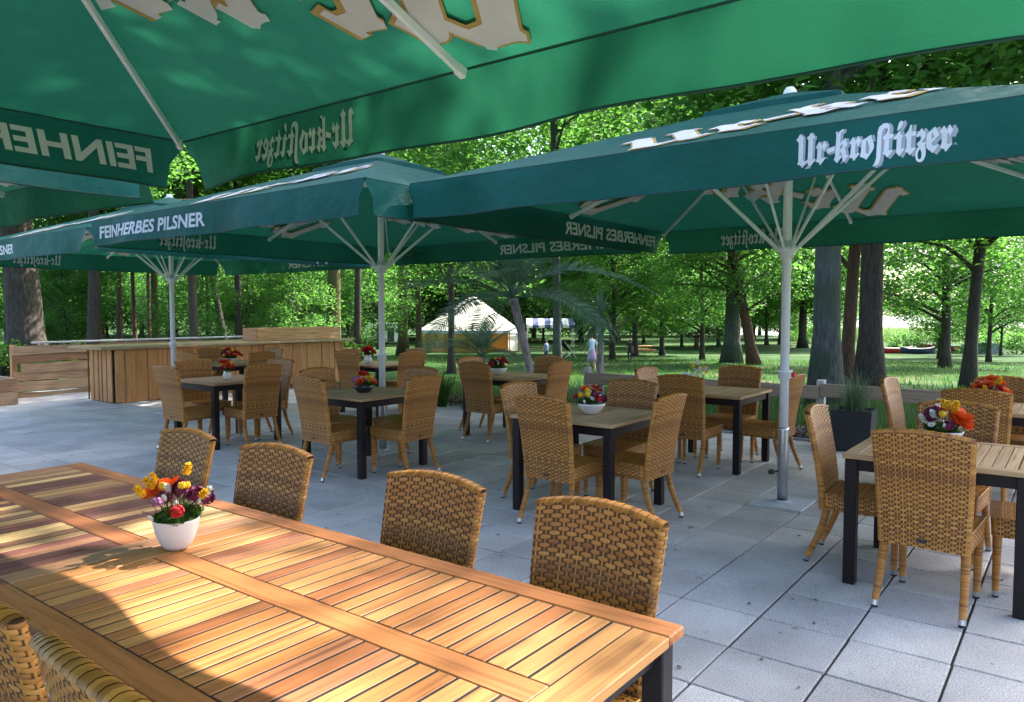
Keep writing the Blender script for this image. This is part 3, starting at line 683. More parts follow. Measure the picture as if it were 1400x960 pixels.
# ------------------------------------------------------------------ wicker chair
def rounded_ring(hw, hd, r, n_arc=3):
    """perimeter points of a rounded rectangle (x depth, y width) with arc length"""
    pts = []
    for (cx, cy, a0) in ((hd-r, hw-r, 0), (-hd+r, hw-r, 90), (-hd+r, -hw+r, 180), (hd-r, -hw+r, 270)):
        for i in range(n_arc+1):
            a = R(a0+90*i/n_arc); pts.append((cx+r*math.cos(a), cy+r*math.sin(a)))
    return pts
def ring_eval(pts, s):
    """s in metres round the ring -> point, outward normal"""
    n = len(pts); L = [math.dist(pts[i], pts[(i+1) % n]) for i in range(n)]; T = sum(L); s = s % T
    for i in range(n):
        if s <= L[i] or i == n-1:
            f = s/max(L[i], 1e-9); a, b = pts[i], pts[(i+1) % n]; d = ((b[0]-a[0])/max(L[i], 1e-9), (b[1]-a[1])/max(L[i], 1e-9))
            return (a[0]+(b[0]-a[0])*f, a[1]+(b[1]-a[1])*f), (d[1], -d[0])
        s -= L[i]
def ring_len(pts): return sum(math.dist(pts[i], pts[(i+1) % len(pts)]) for i in range(len(pts)))
def strand(m, fn, S, v0, v1, par, amp, closed, rnd):
    """one flat strand running over and under the stakes; S = sample positions (4 per stake pitch)"""
    n = len(S); vs = []; k_ = rnd.uniform(.8, 1.15); dv = (v1-v0)
    for j, (f, e) in enumerate(((.03, -.0011), (.3, .0), (.7, .0), (.97, -.0011))):
        for i, s in enumerate(S):
            h = amp*k_*math.cos(math.pi*(i/4+par)); h = h+.0006+e
            vs.append(fn(s, v0+dv*(f+rnd.uniform(-.02, .02)), h))
    fs = []
    for j in range(3):
        for i in range(n if closed else n-1): i2 = (i+1) % n; fs.append((j*n+i, j*n+i2, (j+1)*n+i2, (j+1)*n+i))
    m.add(vs, fs)
def weave_loft(m, fn, T, v_len, row, pitch, amp, seed):
    rnd = random.Random(seed); nr = max(1, round(v_len/row)); ns = max(4, 2*round(T/pitch/2)); S = [T*i/(ns*4) for i in range(ns*4)]
    for r in range(nr): strand(m, fn, S, r/nr, (r+1)/nr, r % 2, amp, True, rnd)
    nv = max(3, int(nr/1.5))
    for k in range(ns):      # upright stakes
        s = T*k/ns; w = .0034; vs = []
        for j in range(nv+1):
            v = j/nv
            for (ds, h) in ((-w, -.0012), (-w*.5, .001), (w*.5, .001), (w, -.0012)): vs.append(fn(s+ds, v, h))
        m.add(vs, [(j*4+i, j*4+i+1, j*4+i+5, j*4+i+4) for j in range(nv) for i in range(3)])
def back_ring(v):
    return rounded_ring(.212+.026*v, .019, .018)
BT = ring_len(back_ring(.5))
def back_fn(s, v, h):
    pts = back_ring(v); (x, y), (nx, ny) = ring_eval(pts, s*ring_len(pts)/BT)
    u = y/.235; cx = -.205-.022*math.sin(min(1, v*1.6)*math.pi)*0-.105*max(0, v-.12)**1.5-.028*(1-u*u)*min(1, v*1.3)
    return (x+nx*h+cx, y+ny*h, .335+.585*v+.028*(1-u*u)*v**2)
def loft_mesh(fn, T, nv, ns, name, mat, cap=True):
    m = MB(); vs = [fn(T*k/ns, j/nv, 0) for j in range(nv+1) for k in range(ns)]
    fs = [(j*ns+k, j*ns+(k+1) % ns, (j+1)*ns+(k+1) % ns, (j+1)*ns+k) for j in range(nv) for k in range(ns)]
    if cap: fs += [tuple(reversed(range(ns))), tuple(nv*ns+k for k in range(ns))]
    m.add(vs, fs); return fixn(m.mesh(name, mat))
SEAT = rounded_ring(.212, .215, .03); ST = ring_len(SEAT)
def apron_fn(s, v, h):
    (x, y), (nx, ny) = ring_eval(SEAT, s); k = 1-.03*(1-v); return ((x+nx*h)*k+.018, (y+ny*h)*k, .335+.105*v)
def chair_parts():
    P = {}
    P['backrest'] = loft_mesh(back_fn, BT, 12, 40, 'backrest', M_CORE)
    m = MB(); weave_loft(m, back_fn, BT, .585, .0128, .03, .0021, 1)
    # rolled top edge: strands laid across the rim
    for k in range(30):
        u0 = -.98+1.96*k/30; u1 = u0+1.96/30*.94; vs = []
        for u in (u0, u1):
            for a in range(6):
                an = math.pi*(a/5)-0; y = u*.238; cx = -.205-.105*.88**1.5-.028*(1-u*u)
                vs.append((cx+.025*math.cos(an), y, .335+.585+.028*(1-u*u)-.006+.016*math.sin(an)+(.0015 if k % 2 else 0)))
        m.add(vs, [(i, i+1, i+7, i+6) for i in range(5)])
    P['back_weave'] = m.mesh('woven_strands', M_STRAND, True)
    P['seat'] = loft_mesh(apron_fn, ST, 2, 36, 'seat', M_CORE)
    m = MB(); weave_loft(m, apron_fn, ST, .105, .0128, .03, .0021, 2)
    rnd = random.Random(3); S = [-.211+.422*i/56 for i in range(57)]
    for r in range(31):
        x0 = -.197+.016+r*.0136
        strand(m, lambda s, v, h, x0=x0: (x0+.0136*v, s, .4425+h), S, 0, 1, r % 2, .0017, False, rnd)
    for k in range(15):
        y = -.211+.422*k/14; vs = []
        for x in [-.18+.0136*i*2 for i in range(16)]:
            for (d, h) in ((-.0034, -.001), (-.0017, .001), (.0017, .001), (.0034, -.001)): vs.append((x, y+d, .4425+h))
        m.add(vs, [(j*4+i, j*4+i+1, j*4+i+5, j*4+i+4) for j in range(15) for i in range(3)])
    P['seat_weave'] = m.mesh('woven_strands', M_STRAND, True)
    def leg(front, sgn):
        m = MB(); pts = []; rad = []
        n = 40
        for i in range(n+1):
            t = i/n; z = .345-(.345-.035)*t
            x = (.2+.0*t) if front else (-.178-.105*t**1.5)
            r = (.0235-.0055*t); pts.append((x, sgn*(.186-.004*t if front else .188+.012*t), z)); rad.append(r)
        e = pts[-1]
        for i in range(n):
            a_, b_ = Vector(pts[i]), Vector(pts[i+1]); r_ = (rad[i]+rad[i+1])/2; k_ = .975 if i % 2 else 1.02
            m.tube([a_, a_.lerp(b_, .2), a_.lerp(b_, .8), b_], [r_*.94*k_, r_*1.03*k_, r_*1.02*k_, r_*.93*k_], 9, cap=(i in (0, n-1)))
        m2 = MB(); m2.tube([(e[0], e[1], .036), (e[0]-(0 if front else .006), e[1], .01)], [.0185, .0175], 10)
        m3 = MB(); m3.tube([(e[0]-(0 if front else .006), e[1], .011), (e[0]-(0 if front else .008), e[1], 0)], [.0165, .0165], 10)
        return m.mesh('leg', M_STRAND, True), m2.mesh('foot_cap', M_ALU, False), m3.mesh('foot_pad', M_RUBBER)
    P['legs'] = [leg(f, s) for f in (True, False) for s in (-1, 1)]
    m = MB(); m.box((-.236, 0, .375), (.005, .05, .016), bev=.002); P['tag'] = fixn(m.mesh('badge', plain('black_badge', (.02, .02, .025), .35)))
    return P
CP = chair_parts()
def chair(x, y, face, label, group='wicker chairs'):
    """face = direction the sitter looks (radians)"""
    t = thing('wicker_chair', label, 'chair', (x, y, .003), rotz=face, group=group)
    b = ob('backrest', CP['backrest'], t); ob('woven_strands', CP['back_weave'], b, kind='stuff')
    s = ob('seat', CP['seat'], t); ob('woven_strands', CP['seat_weave'], s, kind='stuff')
    for a, c, d in CP['legs']:
        l = ob('leg', a, t); ob('foot_cap', c, l); ob('foot_pad', d, l)
    ob('badge', CP['tag'], b); return t

# ------------------------------------------------------------------ tables
TZ = .75
def slat_mesh(L, W, mat, key, T=.02, axis='x'):
    m = MB(); d = (L, W, T) if axis == 'x' else (W, L, T); m.box((0, 0, 0), d, bev=.0012); return fixn(m.mesh(key, mat))
def slat_wood(mat_y):
    return mat_y
# slats of the near tables run along x, so their grain does too
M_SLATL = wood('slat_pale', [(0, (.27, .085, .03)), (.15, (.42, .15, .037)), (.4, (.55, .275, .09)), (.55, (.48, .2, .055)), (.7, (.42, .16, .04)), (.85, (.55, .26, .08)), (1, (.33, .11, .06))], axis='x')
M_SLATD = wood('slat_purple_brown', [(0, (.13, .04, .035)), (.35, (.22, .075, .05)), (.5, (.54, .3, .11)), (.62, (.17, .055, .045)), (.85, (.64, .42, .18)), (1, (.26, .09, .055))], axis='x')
def big_table(x0, x1, y0, y1, label, slat_mat, frame_mat, cross_mat):
    t = thing('slatted_table', label, 'table', ((x0+x1)/2, (y0+y1)/2, 0), group='pushed-together teak tables')
    cx, cy = (x0+x1)/2, (y0+y1)/2; w, l = x1-x0, y1-y0; rail = .085; T = .028; zt = TZ-T/2
    for sx in (-1, 1):
        m = MB(); m.box((0, 0, 0), (rail, l, T), bev=.004); ob('edge_rail', fixn(m.mesh('edge_rail', frame_mat)), t, (sx*(w/2-rail/2), 0, zt))
    m = MB(); m.box((0, 0, 0), (.09, l-2*.1-.004, T), bev=.003); ob('centre_rail', fixn(m.mesh('centre_rail', frame_mat)), t, (0, 0, zt-.001))
    for sy in (-1, 1):
        m = MB(); m.box((0, 0, 0), (w-2*rail-.003, .1, T), bev=.003); ob('end_rail', fixn(m.mesh('end_rail', cross_mat)), t, (0, sy*(l/2-.05), zt-.0005))
    iw = (w-2*rail-.09)/2-.006; n = round((l-.2)/.0605); pitch = (l-.2)/n; me = slat_mesh(iw, pitch-.0095, slat_mat, 'slat', .02)
    for sx in (-1, 1):
        for k in range(n): ob('slat', me, t, (sx*(.045+.003+iw/2), -l/2+.1+(k+.5)*pitch, TZ-.0115+.0006*math.sin(k*7.3)))
    m = MB(); m.box((0, 0, TZ-.0125), (w-.12, l-.15, .018)); ob('caulking', m.mesh('caulking', plain('black_caulk', (.012, .009, .008), .9)), t)
    m = MB()
    for sx in (-1, 1): m.box((sx*(w/2-.07), 0, TZ-.06), (.03, l-.1, .055))
    for sy in (-1, 1): m.box((0, sy*(l/2-.06), TZ-.0605), (w-.12, .03, .055))
    m.box((0, 0, TZ-.058), (.05, l-.2, .04))
    ob('frame', m.mesh('frame', M_STEEL), t)
    lm = MB(); lm.box((0, 0, 0), (.06, .06, TZ-.034), bev=.004); lme = fixn(lm.mesh('leg', M_STEEL))
    for sx in (-1, 1):
        for sy in (-1, 1): ob('leg', lme, t, (sx*(w/2-.05), sy*(l/2-.05), (TZ-.034)/2+.001))
    return t
big_table(.745, 1.755, .78, 2.488, 'near slatted teak table with pale sunlit slats and the flower pot', M_SLATL, M_TEAKF, M_TEAKX)
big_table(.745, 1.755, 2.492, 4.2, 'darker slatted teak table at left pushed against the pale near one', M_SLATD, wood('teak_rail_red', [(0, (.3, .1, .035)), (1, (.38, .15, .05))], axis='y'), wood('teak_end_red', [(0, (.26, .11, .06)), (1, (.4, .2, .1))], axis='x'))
SM = {}
M_SLATG = wood('slat_greyed', [(0, (.42, .26, .14)), (.5, (.54, .36, .2)), (1, (.48, .31, .165))], axis='x')
M_FRY = wood('greyed_frame_y', [(0, (.4, .24, .11)), (1, (.46, .3, .15))], axis='y'); M_FRX = wood('greyed_frame_x', [(0, (.4, .24, .11)), (1, (.46, .3, .15))], axis='x')
def small_parts():
    w = .9; rail = .075; T = .028
    m = MB(); m.box((0, 0, 0), (rail, w, T), bev=.004); SM['ry'] = fixn(m.mesh('edge_rail', M_FRY))
    m = MB(); m.box((0, 0, 0), (w-2*rail-.003, rail, T), bev=.004); SM['rx'] = fixn(m.mesh('edge_rail', M_FRX))
    SM['slat'] = slat_mesh(w-2*rail-.008, .0505, M_SLATG, 'slat', .02)
    m = MB()
    for s in (-1, 1):
        m.box((s*.405, 0, TZ-.062), (.03, .80, .065)); m.box((0, s*.405, TZ-.0615), (.78, .03, .064))
    SM['frame'] = m.mesh('frame', M_BROWNMETAL)
    m = MB(); m.box((0, 0, 0), (.065, .065, TZ-.034), bev=.004); SM['leg'] = fixn(m.mesh('leg', M_BROWNMETAL))
    m = MB(); m.lathe([(0, 0), (.02, 0), (.02, .006), (.012, .012), (0, .012)], 10); SM['glide'] = m.mesh('glide', M_RUBBER)
small_parts()
def small_table(x, y, label):
    t = thing('square_table', label, 'table', (x, y, 0), group='square terrace tables'); zt = TZ-.014
    for s in (-1, 1):
        ob('edge_rail', SM['ry'], t, (s*.4125, 0, zt)); ob('edge_rail', SM['rx'], t, (0, s*.4125, zt-.0005))
    n = 13; p = .744/n
    for k in range(n): ob('slat', SM['slat'], t, (0, -.372+(k+.5)*p, TZ-.0125))
    ob('frame', SM['frame'], t)
    for sx in (-1, 1):
        for sy in (-1, 1):
            l = ob('leg', SM['leg'], t, (sx*.405, sy*.405, (TZ-.034)/2+.003)); ob('glide', SM['glide'], l, (0, 0, -(TZ-.034)/2-.004))
    return t
crnd = random.Random(4)
TABLES = {  # centre, table label, word for its chairs
    'T1': ((5.05, 3.06), 'square table with a round white flower bowl in the middle foreground', 'the table with the round white bowl'),
    'T2': ((5.03, 5.66), 'square table carrying the black flower bowl under the middle umbrella', 'the table with the black flower bowl'),
    'T3': ((5.03, 8.08), 'square table with the small white vase near the bar', 'the table with the small white vase'),
    'T4': ((6.68, 10.55), 'square table with a white bowl right in front of the bar boards', 'the table nearest the bar'),
    'T5': ((7.48, 5.68), 'square table with a white bowl of dark red flowers before the palm', 'the table before the big palm'),
    'T6': ((7.30, 2.96), 'square table with a black pot of white flowers by the rail', 'the white-flower table by the rail'),
    'T7': ((4.92, .60), 'square table with the orange and purple bouquet at the right', 'the table with orange-purple bouquet'),
    'T8': ((7.45, .58), 'square table with orange flowers at the right edge behind', 'the right-edge table with orange flowers'),
    'T9': ((7.95, 8.6), 'square table farthest back behind the middle umbrella pole', 'the farthest-back table behind the pole'),
}
SKIP = {('T3', '+B')}
for k, ((x, y), lab, w) in TABLES.items():
    small_table(x, y, lab)
    for side, (dx, dy), face, word in (('-A', (-1, 0), 0, 'with its back to us, left of'), ('-B', (0, -1), math.pi/2, 'turned leftward, right of'),
                                      ('+A', (1, 0), math.pi, 'facing us behind'), ('+B', (0, 1), -math.pi/2, 'turned rightward, left-back of')):
        off = .435+crnd.uniform(-.03, .06); j = crnd.uniform(-.05, .05)
        if k == 'T6' and side == '-B': off += .06
        chair(x+dx*off+(j if dx == 0 else 0), y+dy*off+(j if dy == 0 else 0), face+crnd.uniform(-.07, .07), 'wicker chair '+word+' '+w, 'wicker chairs at the square tables')
for yy, lab in ((1.185, 'wicker chair nearest the right end of the near table, far side'), (1.86, 'second wicker chair from the right along the far side of the near table'),
                (2.81, 'third wicker chair from the right along the far side of the near table'), (3.55, 'wicker chair partly behind the flower pot, far side of the near table')):
    chair(1.70+crnd.uniform(-.01, .01), yy, math.pi+crnd.uniform(-.05, .05), lab, 'wicker chairs along the near table')
chair(.86, 1.93, .03, 'wicker chair cut off by the left edge at the near side of the big table', 'wicker chairs along the near table')
chair(.86, 1.33, -.04, 'wicker chair top at the bottom left, near side of the big table', 'wicker chairs along the near table')
# ------------------------------------------------------------------ wooden bar, plank wall, planter box
wr = random.Random(9)
def boards_x(parent, x0, x1, y, z0, z1, wmin, wmax, thick, mat, face):
    """vertical boards side by side along x, proud and set back by turns"""
    x = x0; k = 0
    while x < x1-.02:
        w = min(wr.uniform(wmin, wmax), x1-x); m = MB(); m.box((0, 0, 0), (w-.006, thick, z1-z0-wr.uniform(0, .012)), bev=.004)
        ob('board', fixn(m.mesh('board', mat)), parent, (x+w/2, y+face*(.012 if k % 2 else 0)*1., (z0+z1)/2), (0, R(wr.uniform(-.25, .25)), 0)); x += w; k += 1
bar = thing('bar_counter', 'long bar counter clad in vertical brown boards below the far umbrella', 'bar counter', (5.9, 12.85, 0))
m = MB(); m.box((2.45, .48, .44), (4.78, .82, .84)); ob('carcass', m.mesh('carcass', plain('dark_wood_core', (.03, .02, .014), .9)), bar)
boards_x(bar, .05, 4.95, .03, .01, .9, .13, .2, .028, M_BOARD, -1)
y = .08
while y < .92:
    w = wr.uniform(.13, .19); m = MB(); m.box((0, 0, 0), (.028, min(w, .93-y)-.035, .88), bev=.004)
    ob('board', fixn(m.mesh('board', M_BOARD)), bar, (.03, y+w/2, .455)); y += w
m = MB(); m.box((0, 0, 0), (5.3, 1.22, .04), bev=.006); ob('counter_top', fixn(m.mesh('counter_top', wood('counter_top', [(0, (.3, .22, .11)), (1, (.34, .25, .13))], axis='x', rough=.4))), bar, (2.37, .4, .94))
box = thing('wooden_box', 'plain wooden box standing on the right end of the bar', 'box', (8.72, 12.95, .962))
m = MB(); m.box((1.05, .2, .13), (2.06, .03, .25), bev=.004); ob('front_panel', fixn(m.mesh('front_panel', wood('box_panel', [(0, (.5, .3, .12)), (1, (.55, .34, .14))], axis='x', rough=.6))), box, (0, -.18, 0))
m = MB(); m.box((.012, .24, .13), (.03, .46, .25), bev=.004); ob('end_panel', fixn(m.mesh('end_panel', wood('box_end', [(0, (.42, .2, .07)), (1, (.45, .22, .08))], axis='y', rough=.6))), box, (0, 0, 0))
m = MB(); m.box((1.06, .455, .13), (2.04, .03, .25), bev=.004); ob('back_panel', fixn(m.mesh('back_panel', M_PLANK)), box)
m = MB(); m.box((2.09, .24, .13), (.03, .46, .25), bev=.004); ob('end_panel', fixn(m.mesh('end_panel', M_PLANK)), box)
m = MB(); m.box((1.05, .24, .02), (2.0, .4, .025)); ob('floor_panel', m.mesh('floor_panel', M_PLANK), box)
wall = thing('plank_wall', 'low wall of horizontal waney-edged planks with a pale cap behind the bar', 'wall', (5.2, 15.1, 0))
def waney(L, h, t, seed):
    r = random.Random(seed); m = MB(); n = 22; vs = []
    ph = [r.uniform(0, 6) for _ in range(4)]
    for i in range(n+1):
        x = -L/2+L*i/n; a = .012*math.sin(i*.55+ph[0])+.008*math.sin(i*1.3+ph[1]); b = .016*math.sin(i*.47+ph[2])+.008*math.sin(i*1.1+ph[3])
        for (yy, zz) in ((-t/2, -h/2+b), (t/2, -h/2+b), (t/2, h/2+a), (-t/2, h/2+a)): vs.append((x, yy, zz))
    fs = [(i*4+k, i*4+(k+1) % 4, i*4+4+(k+1) % 4, i*4+4+k) for i in range(n) for k in range(4)]+[(3, 2, 1, 0), (n*4, n*4+1, n*4+2, n*4+3)]
    m.add(vs, fs); return fixn(m.mesh('plank', M_PLANK))
for i, (z, h) in enumerate(((.05, .1), (.2, .16), (.375, .16), (.545, .165), (.715, .15), (.865, .15))):
    ob('plank', waney(6.2, h, .035, 30+i), wall, (3.1+wr.uniform(-.04, .04)+(.1 if i == 3 else 0), -.02-.012*(i % 2)+wr.uniform(-.01, .01), z))
for x in (.04, 1.6, 3.2, 4.8, 6.1):
    m = MB(); m.box((0, 0, 0), (.09, .09, .95), bev=.004); ob('post', fixn(m.mesh('post', M_BOARD)), wall, (x, .055, .475))
m = MB(); m.box((0, 0, 0), (6.0, .2, .03), bev=.004); ob('cap_board', fixn(m.mesh('cap_board', plain('weathered_cap', (.4, .38, .37), .7, noise=.15))), wall, (3.35, .02, .985))
pb = thing('planter_box', 'wooden planter box cut off by the left picture edge', 'planter', (4.27, 14.6, 0))
for i in range(2):
    for (c, d) in (((0, -.5), (1.3, .04)), ((0, .5), (1.3, .04)), ((-.63, 0), (.04, .955)), ((.63, 0), (.04, .955))):
        m = MB(); m.box((0, 0, 0), (d[0], d[1], .215), bev=.005); ob('plank', fixn(m.mesh('plank', M_PLANK if d[0] > d[1] else M_RAIL)), pb, (c[0], c[1], .112+i*.222))
m = MB(); m.box((0, 0, .2), (1.2, .93, .34)); ob('soil', m.mesh('soil', M_MULCH), pb)

# ------------------------------------------------------------------ low rail fence
fence = thing('rail_fence', 'low fence with one wide weathered plank along the terrace edge', 'fence', (10.3, 0, 0))
def gz(y): return ground_z(10.3, y)
yy = [-4.2, -1.9, .45, 2.7, 4.6, 6.3]
for a, b in zip(yy[:-1], yy[1:]):
    m = MB(); m.box((0, 0, 0), (.045, b-a-.008, .175), bev=.006); za = .5+.03*math.sin(a*1.3); ob('rail_plank', fixn(m.mesh('rail_plank', M_RAIL)), fence, (-.06, (a+b)/2, za), (R(.5*math.sin(a)), 0, 0))
for y in yy:
    m = MB(); m.box((0, 0, 0), (.1, .1, .8), bev=.008); ob('post', fixn(m.mesh('post', plain('pale_post', (.45, .43, .4), .8, noise=.2))), fence, (.02, y, .25))

# ------------------------------------------------------------------ palms, planter and bed plants
def frond_mesh(L, nl, ll, droop, seed, w=.03):
    r = random.Random(seed); m = MB(); pts = []
    for i in range(15):
        t = i/14; pts.append(Vector((L*(t-.12*droop*t*t), 0, L*(.28*t-droop*t*t))))
    m.tube(pts, [.012*(1-i/14*.85) for i in range(15)], 5, cap=False)
    for i in range(nl):
        t = .14+.85*i/(nl-1); k = t*14; a = int(min(13, k)); p = pts[a].lerp(pts[a+1], k-a); d = (pts[a+1]-pts[a]).normalized()
        l = ll*(math.sin(math.pi*(t*.8+.13))**.6)*r.uniform(.85, 1.1)
        for s in (-1, 1):
            out = (d*.75+Vector((0, s*1., .22+r.uniform(-.12, .12)))).normalized(); mid = p+out*l*.5; tip = p+out*l+Vector((0, 0, -l*.14))
            sd = d*w/2
            m.add([p-sd*.5, p+sd*.5, mid+sd, mid-sd, tip], [(0, 1, 2, 3), (3, 2, 4)])
    return m.mesh('frond', M_PALM)
FRONDS = [frond_mesh(1.75, 44, .42, .55, 1), frond_mesh(1.9, 46, .45, .8, 2), frond_mesh(1.5, 40, .38, .35, 3)]
BLF = []
for s in range(2):
    m = MB(); r = random.Random(s)
    pts = [Vector((.62*t, 0, .12*t-.32*t*t*(1+s*.5))) for t in [i/6 for i in range(7)]]
    vs = [];
    for i, p in enumerate(pts):
        w_ = .028*math.sin(math.pi*min(1, .25+i/6*.75)); vs += [p+Vector((0, -w_, .004)), p, p+Vector((0, w_, .004))]
    m.add(vs, [(i*3+k, i*3+k+1, i*3+k+4, i*3+k+3) for i in range(6) for k in range(2)]); BLF.append(m.mesh('leaf', M_PALM))
M_PTRUNK = bark_mat('palm_trunk', (.16, .13, .12), (.36, .31, .3))
def palm(loc, top, r0, r1, label, fr, n, seed, s=1., lo=-35, hi=78, part='frond'):
    r = random.Random(seed); t = thing('palm_tree', label, 'palm', loc); top = Vector(top); m = MB(); N = 26
    m.tube([Vector((0, 0, -.05)).lerp(top, i/N)+Vector((0, 0, .05*math.sin(i/N*3))) for i in range(N+1)], [(r0+(r1-r0)*i/N)*(1.1 if i % 2 else .94) for i in range(N+1)], 10)
    ob('trunk', m.mesh('trunk', M_PTRUNK, True), t)
    for k in range(n):
        el = R(hi+(lo-hi)*(k/(n-1))**.8+r.uniform(-7, 7)); az = k*2.399+r.uniform(-.2, .2)
        ob(part, fr[k % len(fr)], t, top+Vector((0, 0, .04*r.random())), (r.uniform(-.3, .3), -el, az), (s*r.uniform(.8, 1.1),)*3)
    return t
p = at_depth(738, 11.7, 0.); palm(p, RT*-.42+Vector((0, 0, 1.75)), .055, .075, 'large feather palm with a leaning pale trunk before the white tent', FRONDS, 20, 3, 1.12, lo=-8, hi=82)
p = at_depth(822, 11.9, 0.); palm(p, (0, .02, 1.4), .055, .045, 'small spiky palm on a thin pale stem left of the black-clad person', BLF, 34, 5, 1., lo=-40, hi=85, part='leaf')
p = at_depth(655, 13.2); palm(p, (.05, .0, .75), .08, .09, 'low feather palm with drooping fronds right of the middle umbrella pole', FRONDS, 11, 8, .72, lo=8, hi=70)
def strap(px, d, n, h, label, mat, seed, w=.02, lean=.9):
    p = at_depth(px, d); t = thing('strap_leaf_plant', label, 'plant', (p.x, p.y, p.z)); r = random.Random(seed)
    blades('leaf_tuft', [(r.gauss(0, .05), r.gauss(0, .05), 0) for _ in range(n)], h*.6, h, w, mat, seed, lean, parent=t)
strap(604, 12.2, 90, .75, 'tuft of strap leaves in the bed right of the middle umbrella', M_GRASSB, 3)
strap(797, 11.4, 70, .7, 'pale strap-leaf tuft in the bed below the small palm', leafy('pale_strap', [(0, (.2, .2, .16)), (1, (.36, .36, .3))], .3, (.3, .3, .2)), 4)
strap(560, 12.8, 70, .5, 'low green tuft in the bed behind the middle umbrella table', M_GRASSB, 5)
strap(640, 11.9, 60, .45, 'small green tuft in the mulch before the low palm', M_GRASSB, 6)
p = at_depth(1170, 8.35, 0.); pl = thing('square_planter', 'dark anthracite planter with wispy grass beside the white pole', 'planter', (p.x, p.y, 0), rotz=R(3))
m = MB(); w = .21
m.add([(-w*.9, -w*.9, .004), (w*.9, -w*.9, .004), (w*.9, w*.9, .004), (-w*.9, w*.9, .004), (-w, -w, .46), (w, -w, .46), (w, w, .46), (-w, w, .46), (-w+.02, -w+.02, .46), (w-.02, -w+.02, .46), (w-.02, w-.02, .46), (-w+.02, w-.02, .46), (-w+.02, -w+.02, .42), (w-.02, -w+.02, .42), (w-.02, w-.02, .42), (-w+.02, w-.02, .42)],
      [(3, 2, 1, 0)]+[(a+k, a+(k+1) % 4, a+4+(k+1) % 4, a+4+k) for a in (0, 4, 8) for k in range(4)]); ob('pot', m.mesh('pot', plain('anthracite', (.022, .025, .035), .45)), pl)
m = MB(); m.add([(-.18, -.18, .425), (.18, -.18, .425), (.18, .18, .425), (-.18, .18, .425)], [(0, 1, 2, 3)]); ob('soil', m.mesh('soil', M_MULCH), pl)
r = random.Random(2); blades('ornamental_grass', [(r.gauss(0, .05), r.gauss(0, .05), .42) for _ in range(260)], .3, .62, .006, leafy('blue_grass', [(0, (.05, .1, .06)), (1, (.13, .19, .12))], .3, (.14, .25, .1)), 9, 1.3, parent=pl)

# ------------------------------------------------------------------ flower arrangements
def petal_ring(m, n, r, cup, w, z, mi, rot=0, c=(0, 0, 0)):
    for k in range(n):
        a = 2*math.pi*k/n+rot; d = Vector((math.cos(a), math.sin(a), 0)); t = Vector((-math.sin(a), math.cos(a), 0)); o = Vector(c)+Vector((0, 0, z))
        p1 = o+d*r*.55+Vector((0, 0, r*cup*.5)); p2 = o+d*r+Vector((0, 0, r*cup))
        m.add([o, p1+t*w, p2+t*w*.6, p2+d*r*.08+Vector((0, 0, r*.05)), p2-t*w*.6, p1-t*w, p1-Vector((0, 0, r*.12))], [(0, 1, 6), (1, 2, 6), (2, 3, 6), (3, 4, 6), (4, 5, 6), (5, 0, 6)], mi)
def ball(m, r, c, mi=0, n=8, sz=1.):
    m.lathe([(r*math.sin(math.pi*i/6)+1e-4, -r*math.cos(math.pi*i/6)*sz) for i in range(7)], n, mi, c)
def pm(name, c, v=.25):
    return leafy(name, [(0, tuple(x*(1-v) for x in c)), (1, tuple(min(1, x*(1+v)) for x in c))], .25, c, .5)
MP = {'orange': pm('orange_petal', (.75, .1, .015)), 'red': pm('red_petal', (.5, .02, .02)), 'purple': pm('purple_petal', (.17, .02, .07)), 'yellow': pm('yellow_petal', (.8, .5, .02)),
      'white': pm('white_petal', (.75, .75, .7), .1), 'lilac': pm('lilac_petal', (.45, .18, .35)), 'eye': plain('flower_eye', (.02, .012, .015), .7), 'green': M_LEAFB}
FL = {}
